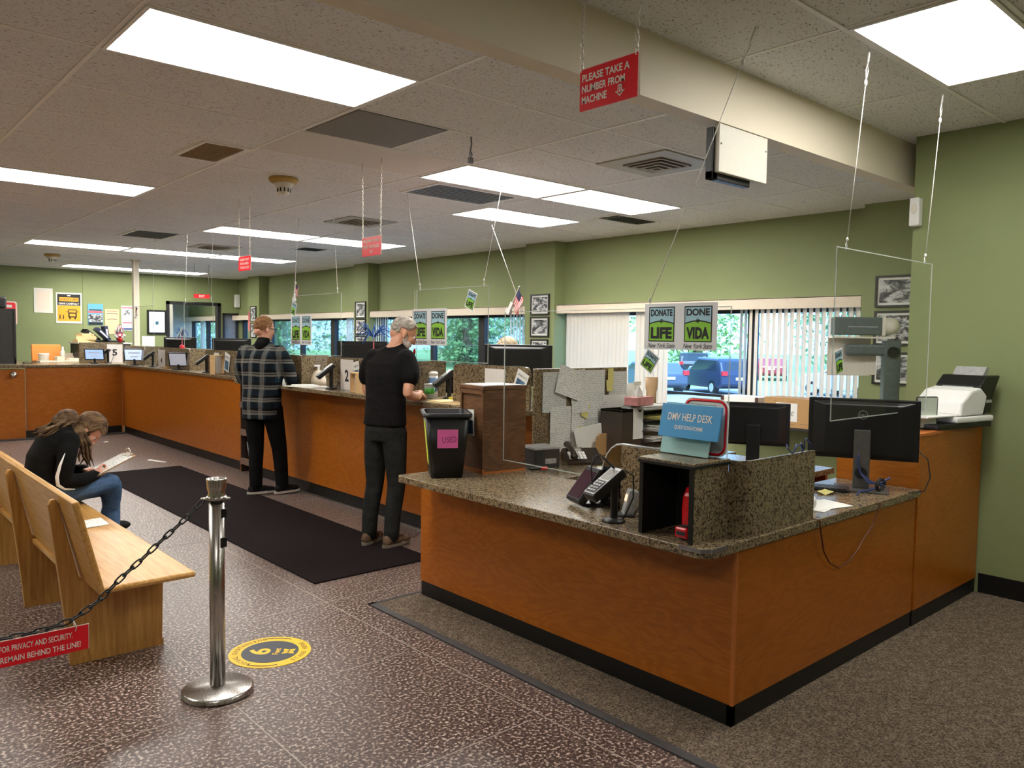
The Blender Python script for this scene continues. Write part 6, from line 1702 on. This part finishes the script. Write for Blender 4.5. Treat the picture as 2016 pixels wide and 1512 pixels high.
signed_card('curled card hanging left of the man in plaid', (2.975, 6.50, ZC+.16), .17, .24, -14)
def shadow_box(label, loc, rz, w=.17, h=.19):
    t = thing('wooden_card_box', label, 'box', loc, rz, 'pale wooden card boxes')
    e = .014
    part('frame', MB().box((-.04, -w/2, 0), (.04, -w/2+e, h)).box((-.04, w/2-e, 0), (.04, w/2, h)).box((-.04, -w/2+e, 0), (.04, w/2-e, e)).box((-.04, -w/2+e, h-e), (.04, w/2-e, h)), M_WOODPALE, t, .002)
    part('card', MB().box((.0, -w/2+e, e), (.006, w/2-e, h-e)), M_PAPER, t)
    part('red_print', MB().box((-.002, -w*.25, h*.35), (0, w*.25, h*.68)).box((-.002, -w*.25, h*.76), (0, w*.25, h*.82)), M_VRED, t)
shadow_box('pale wooden card box with red print below the tilted card by number 2', (2.66, 2.66, ZC), R(-12))
shadow_box('tall pale wooden card box left of the man in plaid', (2.89, 6.62, ZC), R(-58), .20, .255)
def term2(label, loc, rz): terminal(label, loc, rz, -38)
term2('card terminal turned away beyond the arm of the gray-haired man', (2.92, 1.58, ZC), R(-20))
term2('card terminal turned away at the number 2 station', (2.70, 3.22, ZC), R(-16))
term2('card terminal turned away left of the man in plaid', (2.93, 7.1, ZC), R(-20))
term2('card terminal turned away right of the far number 5 sheet', (2.93, 9.35, ZC), R(-20))
terminal('card terminal beside the left blue screen at the number 5 corner', (2.76, 11.2, ZC), R(-35), -38)
mm = [('computer monitor above the nearest speckled screen, hiding a gray head', (3.20, 1.02, ZC), R(42), .56), ('computer monitor beside the blue pinwheel', (3.22, 3.50, ZC), R(38), .56),
      ('computer monitor just left of the shoulder of the man in plaid', (3.22, 6.95, ZC), R(36), .60), ('computer monitor behind the red and silver pinwheel', (3.25, 9.05, ZC), R(30), .62)]
for lb, loc, rz, w in mm: monitor(lb, loc, rz, w, .34, .135)
monitor('small black monitor behind the speckled screen, right of the blue help desk sign', (3.80, -.80, .82), R(28), .48, .30, .15)
# small customer screens
def tablet(label, loc, rz, w, h, lift, scr):
    t = thing('customer_screen', label, 'screen', loc, rz, 'small customer screens')
    M = T(0, 0, lift+h/2) @ RY(R(-12))
    part('case', MB().box((-.012, -w/2, -h/2), (.012, w/2, h/2), 0, M), M_BLACK, t, .006)
    s = part('display', MB().box((-.0135, -w/2+.018, -h/2+.018), (-.012, w/2-.018, h/2-.018), 0, M), scr, t)
    part('text_lines', MB().box((-.0145, -w*.28, h*.10), (-.0138, w*.28, h*.20), 0, M).box((-.0145, -w*.18, -h*.20), (-.0138, w*.18, -h*.11), 0, M), M_SCREEN_DARK, s)
    part('stand', MB().cyl((.01, 0, .01), (.01, 0, lift+.03), .018, n=12), M_BLACK, t); part('foot', MB().lathe([(0, 0), (.07, 0), (.065, .012), (0, .014)], n=20), M_BLACK, t)
tablet('left customer screen with bright blue display at the number 5 corner', (2.52, 11.1, ZC), R(58), .32, .20, .06, M_SCREEN)
tablet('pale glaring customer screen right of the number 5 sheet', (2.90, 10.2, ZC), R(52), .33, .21, .07, M_SCREEN_PALE)
tablet('dim dark blue customer screen at the number 4 station', (2.90, 8.12, ZC), R(46), .28, .21, .05, M_SCREEN_DARK)
# pinwheels and ornaments
def pinwheel(label, loc, cols, balls, h=.38, spread=.12, silver=False):
    t = thing('table_sparkler', label, 'decoration', loc, 0, 'red white and blue table sparklers')
    part('stem', MB().cyl((0, 0, 0), (0, 0, h), .006, n=8), M_VRED if balls else M_SILVER, t)
    rn = random.Random(int(loc[1]*10)); s = MB()
    for k in range(26):
        a = rn.uniform(0, 6.28); r = spread*rn.uniform(.6, 1.1); dz = rn.uniform(.02, .14)
        s.tube([(0, 0, h), (r*.5*math.cos(a), r*.5*math.sin(a), h+dz), (r*math.cos(a), r*math.sin(a), h+dz-.05-rn.uniform(0, .06))], [.004, .005, .003], 5, rn.randrange(len(cols)))
    part('streamers', s, cols, t)
    for k, z in enumerate(balls): part('bauble', MB().ell((0, 0, z), .045, n=14), M_REDBALL, t)
    b = MB()
    for k in range(10):
        a = 2*math.pi*k/10; b.ell((.07*math.cos(a), .07*math.sin(a), h*.55+.02*math.sin(k*3)), (.028, .022, .018), n=8, mi=k % 2)
    part('foil_ruff', b, [M_SILVER, M_WHITE], t)
M_REDBALL = pm('red_bauble', srgb(196, 20, 36), .15); M_FOILBLUE = pm('blue_foil', srgb(40, 92, 170), .3, .3)
pinwheel('blue foil sparkler with red base between the monitor and the gray-haired man', (3.05, 3.0, ZC), [M_FOILBLUE], (.27, .36), .52, .19)
pinwheel('blue and silver sparkler on a red base in front of the far monitor', (3.16, 8.70, ZC), [M_FOILBLUE, M_SILVER], (.32,), .50, .10)
pinwheel('silver sparkler with two red balls beside the power pole', (3.03, 11.46, ZC+.36), [M_SILVER, M_VRED], (.05, .13), .20, .09)
t = thing('red_ornament', 'small dark red heart ornament hanging at the shield by the face of the gray-haired man', 'ornament', (2.80, 1.93, 1.63))
part('heart', MB().ell((0, 0, .05), (.012, .03, .035), n=10), M_REDBALL, t); part('drop', MB().ell((0, 0, -.06), (.01, .015, .03), n=10), M_REDBALL, t); part('thread', MB().cyl((0, 0, -.06), (0, 0, .47), .0015, n=5), M_WIRE, t)
# nearest customer place: wipes, cup, papers, marker
t = thing('wipes_canister', 'white and blue wipes canister beside the hands of the gray-haired man', 'canister', (2.95, 1.86, ZC))
part('can', MB().lathe([(0, 0), (.045, 0), (.045, .19), (0, .19)], n=24), M_WHITE, t); part('blue_label', MB().lathe([(.0455, .05), (.0455, .17)], n=24), pm('blue_label', srgb(96, 130, 176), .5, 0, .3, 20), t); part('lid', MB().lathe([(0, .19), (.046, .19), (.046, .215), (.03, .225), (0, .225)], n=24), M_OFFWHITE, t)
t = thing('green_cup', 'clear cup with green band right in front of the gray-haired man', 'cup', (2.80, 1.70, ZC))
part('cup', MB().lathe([(0, 0), (.040, 0), (.046, .12), (.044, .12), (.038, .004), (0, .004)], n=24), M_ACRYL_EDGE, t); part('green_band', MB().lathe([(.0425, .045), (.0445, .09)], n=24), pm('bright_green', srgb(70, 170, 60), .5), t); part('lid', MB().lathe([(0, .12), (.048, .12), (.048, .128), (0, .135)], n=24), M_SILVER, t)
solo('form_papers', 'cream forms spread on the counter before the gray-haired man', 'papers', MB().box((-.14, -.22, 0), (.12, .16, .003)).box((-.10, -.26, .003), (.14, .05, .006), 0, RZ(R(12))).box((-.12, -.05, .006), (.10, .22, .008), 0, RZ(R(-9))), M_MANILA, (2.73, 1.30, ZC))
t = thing('highlighter', 'yellow highlighter lying beyond the cream forms', 'marker', (2.90, 1.47, ZC), R(-70))
part('barrel', MB().cyl((-.06, 0, .012), (.06, 0, .012), .012, n=12), pm('marker_yellow', srgb(226, 206, 40), .5), t); part('cap', MB().cyl((-.10, 0, .012), (-.06, 0, .012), .012, n=12), M_DARKGREY, t)
solo('form_papers', 'white papers under the right hand of the man in plaid', 'papers', MB().box((-.16, -.24, 0), (.14, .20, .004), 0, RZ(R(10))).box((-.13, -.14, .004), (.10, .24, .012), 0, RZ(R(-16))), M_PAPER, (2.70, 3.70, ZC))
t = thing('cream_lamp', 'cream dome-shaped sanitizer pump at the number 2 station', 'bottle', (2.95, 3.95, ZC))
part('dome', MB().lathe([(0, 0), (.08, 0), (.082, .05), (.07, .10), (.045, .14), (.02, .155), (0, .157)], n=28), M_CREAM, t); part('pump', MB().cyl((0, 0, .155), (0, 0, .20), .012, n=12).box((-.05, -.012, .195), (.015, .012, .212)), M_WHITE, t)
# staff shelves behind the counter, seen over the screens
t = thing('desk_organizer', 'black mesh desk organizer with pink papers behind the nearest shield', 'organizer', (3.66, 2.50, 0), 0)
part('cabinet', MB().box((-.20, -.36, 0), (.25, .36, 1.06)), M_BLACKBASE, t)
part('racks', MB().box((-.2, -.36, 1.06), (-.18, .36, 1.36)).box((.2, -.36, 1.06), (.22, .36, 1.36)).box((-.2, -.36, 1.18), (.22, .36, 1.19)).box((-.2, -.36, 1.30), (.22, .36, 1.31)), M_SMOKED, t)
part('pink_papers', MB().box((-.19, -.38, 1.31), (.2, .30, 1.345)), pm('pink_paper', srgb(226, 180, 186), .7), t); part('white_papers', MB().box((-.17, -.30, 1.19), (.2, .35, 1.215)), M_PAPER, t)
t = thing('work_table', 'long dark table with printers along the middle windows', 'table', (5.6, 8.6, 0))
part('top', MB().box((-.4, -2.6, .98), (.4, 4.2, 1.02)), M_DARKGREY, t, .004); part('leg', MB().box((-.35, -2.5, 0), (-.28, -2.43, .98)), M_BLACK, t); part('leg', MB().box((.28, 4.05, 0), (.35, 4.12, .98)), M_BLACK, t); part('leg', MB().box((-.35, 4.05, 0), (-.28, 4.12, .98)), M_BLACK, t); part('leg', MB().box((.28, -2.5, 0), (.35, -2.43, .98)), M_BLACK, t)
def printer(label, loc, rz, w=.5, h=.28):
    t = thing('office_printer', label, 'printer', loc, rz, 'office printers')
    part('case', MB().box((-.22, -w/2, 0), (.22, w/2, h)), M_DARKGREY, t, .015); part('paper_tray', MB().box((-.30, -w*.4, h*.35), (-.20, w*.4, h*.42)), M_BLACK, t); part('lid', MB().box((-.2, -w/2+.01, h), (.22, w/2-.01, h+.04)), M_GREY, t, .008)
printer('dark printer under the middle windows at the left', (5.6, 11.2, 1.02), 0)
printer('dark printer under the middle windows at the right', (5.6, 9.1, 1.02), 0)
printer('dark printer left of the large nearest-station monitor, by the window', (5.55, 6.5, 1.02), 0)
# number 5 corner: printer with binders
ZF = 1.172
t = thing('corner_cabinet', 'black copier loaded with binders at the far inner corner', 'copier', (2.95, 12.35, ZF))
part('body', MB().box((-.45, -.32, 0), (.42, .32, .328)), M_BLACK, t, .010); part('top_plate', MB().box((-.47, -.34, .328), (.44, .34, .353)), M_OFFWHITE, t); part('side_trim', MB().tube([(-.36, -.33, .01), (-.36, -.33, .31), (-.30, -.33, .328)], .015, 6), M_CREAM, t); part('badge', MB().cyl((-.02, -.321, .29), (-.02, -.326, .29), .025, n=16), M_SILVER, t)
def binder(label, loc, rx, rz, col):
    t = thing('ring_binder', label, 'binder', loc, rz, 'binders on the copier')
    M = RY(R(rx))
    part('cover', MB().box((-.03, -.13, 0), (.03, .13, .30), 0, M), col, t, .004); part('spine_label', MB().box((-.012, -.1315, .06), (.012, -.130, .24), 0, M), M_PAPER, t)
M_NAVYB = pm('navy_binder', srgb(30, 40, 70), .5)
binder('black ring binder leaning to the left on the copier', (2.90, 12.40, 1.56), -52, R(5), M_BLACK); binder('dark ring binder leaning between the other two', (3.00, 12.08, 1.57), -45, R(0), M_NAVYB); binder('upright navy ring binder on the copier', (3.06, 12.42, 1.535), -8, R(0), M_NAVYB)
solo('paper_pile', 'pile of loose papers on the left of the copier', 'papers', MB().box((-.16, -.12, 0), (.16, .12, .05), 0, RZ(R(6))).box((-.14, -.12, .05), (.18, .10, .12), 0, RZ(R(-10))).box((-.10, -.10, .12), (.12, .12, .16), 0, RZ(R(15))), M_MANILA, (2.62, 12.15, 1.526))
solo('black_tray', 'black tray in front of the binders on the copier', 'tray', MB().box((-.15, -.10, 0), (.35, .08, .04)), M_BLACK, (2.92, 12.12, 1.526), 0, None, .01)
t = thing('paper_cup', 'white and blue paper cup right of the binders on the copier', 'cup', (3.22, 12.2, 1.526))
part('cup', MB().lathe([(0, 0), (.045, 0), (.06, .20), (0, .20)], n=20), M_NAVYB, t); part('lid', MB().lathe([(.062, .20), (.064, .23), (.04, .25), (0, .25)], n=20), M_WHITE, t); part('white_band', MB().lathe([(.0525, .08), (.0575, .15)], n=20), M_WHITE, t)
# far left counter things
t = thing('orange_envelope', 'large orange envelope propped on the far counter', 'envelope', (2.08, 12.45, ZF))
part('envelope', MB().join(MB().box((-.25, -.03, 0), (.22, .03, .31)), RX(R(-8))), pm('orange_paper', srgb(234, 146, 66), .7, 0, .05), t, .02)
solo('white_cup', 'white tub in front of the orange envelope', 'cup', MB().lathe([(0, 0), (.075, 0), (.085, .13), (.09, .135), (.09, .15), (0, .15)], n=24), M_WHITE, (1.98, 12.25, ZF))
solo('cream_bottle', 'slim cream bottle right of the orange envelope', 'bottle', MB().lathe([(0, 0), (.04, 0), (.04, .18), (.02, .22), (.018, .27), (0, .27)], n=20), M_OFFWHITE, (2.28, 12.25, ZF))
solo('wooden_tray', 'low cream tray of papers on the far counter', 'tray', MB().box((-.30, -.16, 0), (.34, .16, .025)).box((-.02, -.10, .025), (.10, .12, .10)).box((.16, -.12, .025), (.36, .12, .07)), M_CREAM, (2.15, 12.05, ZF), 0, None, .004)
solo('form_rack', 'cream rack of forms between the orange envelope and the copier', 'rack', MB().box((-.12, -.10, 0), (.12, .10, .02)).box((-.12, .06, 0), (.12, .08, .15)).box((-.11, 0, .02), (.12, .03, .10)).box((-.10, -.06, .02), (.11, -.03, .06)), M_CREAM, (2.46, 12.42, ZF), 0, None, .003)
t = thing('dark_booth_panel', 'tall dark smoked panel at the far left edge on the counter', 'panel', (.75, 11.25, ZF))
part('panel', MB().box((-.9, -.02, .0), (.62, .02, .90)), M_SMOKEDARK if 'M_SMOKEDARK' in globals() else pm('smoked_dark', srgb(66, 66, 64), .25), t, .004)
part('frame', MB().box((-.9, -.03, 0), (.63, .03, .10)).box((.61, -.03, 0), (.64, .03, .90)), M_DARKGREY, t); part('cap', MB().box((-.6, -.03, .90), (.52, .03, 1.09)), M_DARKGREY, t, .03)
t = thing('reading_glasses', 'black folded eyeglasses on the far counter beside the dark panel', 'eyeglasses', (1.52, 11.2, ZF))
part('frame', MB().tube([(.05*math.cos(q*.52), .03*math.sin(q*.52), .03) for q in range(12)], .005, 6, 0, True).tube([(.12+.05*math.cos(q*.52), .03*math.sin(q*.52), .03) for q in range(12)], .005, 6, 0, True).tube([(-.05, 0, .03), (-.03, .12, .01), (.10, .13, .005)], .005, 6).tube([(.17, 0, .03), (.16, .12, .01), (.03, .14, .005)], .005, 6).box((-.04, -.02, 0), (-.03, .02, .03)), M_BLACK, t)
solo('number_slip', 'small pale slip lying by the dim blue customer screen', 'paper', MB().box((-.05, -.04, 0), (.05, .04, .03)), M_CARD, (2.90, 8.62, ZC), R(30))

# ================================================================== clerk behind the monitor (only the hair shows)
hc4 = (.02, 0, 1.575); hm4 = rot3(0, R(25))
sec = [((0, 0, .80), .18, .12, SX, FX), ((0, 0, .95), .17, .12, SX, FX), ((0, 0, 1.12), .17, .115, SX, FX), ((0, 0, 1.28), .185, .12, SX, FX), ((-.01, 0, 1.38), .17, .09, SX, FX), ((-.01, 0, 1.43), .08, .065, SX, FX)]
ts = [((0, 0, .74), .17, .115, SX, FX), ((0, 0, .84), .18, .12, SX, FX), ((0, 0, .92), .16, .11, SX, FX)]
arms = [dict(pts=[(0, s*.17, 1.34), (.02, s*.22, 1.20), (.05, s*.23, 1.06), (.20, s*.17, 1.08), (.28, s*.12, 1.09)], r=[.055, .05, .045, .04, .03], sleeve=[(0, s*.16, 1.35), (.02, s*.215, 1.2), (.05, s*.225, 1.07), (.17, s*.18, 1.09)], sr=[.07, .064, .058, .05], wrist=(.27, s*.125, 1.09), fwd=(1, -s*.4, 0), palm=(0, 0, -1), side=-s, curl=25) for s in (-1, 1)]
legs = [dict(pts=[(0, s*.09, .84), (.01, s*.095, .65), (.02, s*.1, .46), (0, s*.1, .27), (-.01, s*.1, .09)], r=[.10, .09, .072, .064, .06]) for s in (-1, 1)]
walker('person with ash blond hair hidden behind the monitor of the nearest station', (3.74, 1.75, 0), R(190), 1.70,
       dict(neck=[(0, 0, 1.36), (.0, 0, 1.44), (.0, 0, 1.52)], hk=1.0), pm('sage_blouse', srgb(110, 120, 110), .8), M_BLACKPANT, M_BLACKSHOE, M_SOLE, M_SKIN2, sec, None,
       [((-.01, -.10, .10), 0), ((-.01, .10, .10), 0)], hc4, hm4, ts, legs, arms, hair_cap(hc4, hm4, 1.0, lambda d: d.z > .3 or d.x < .2, 1.12, .004, 12), M_ASHHAIR)
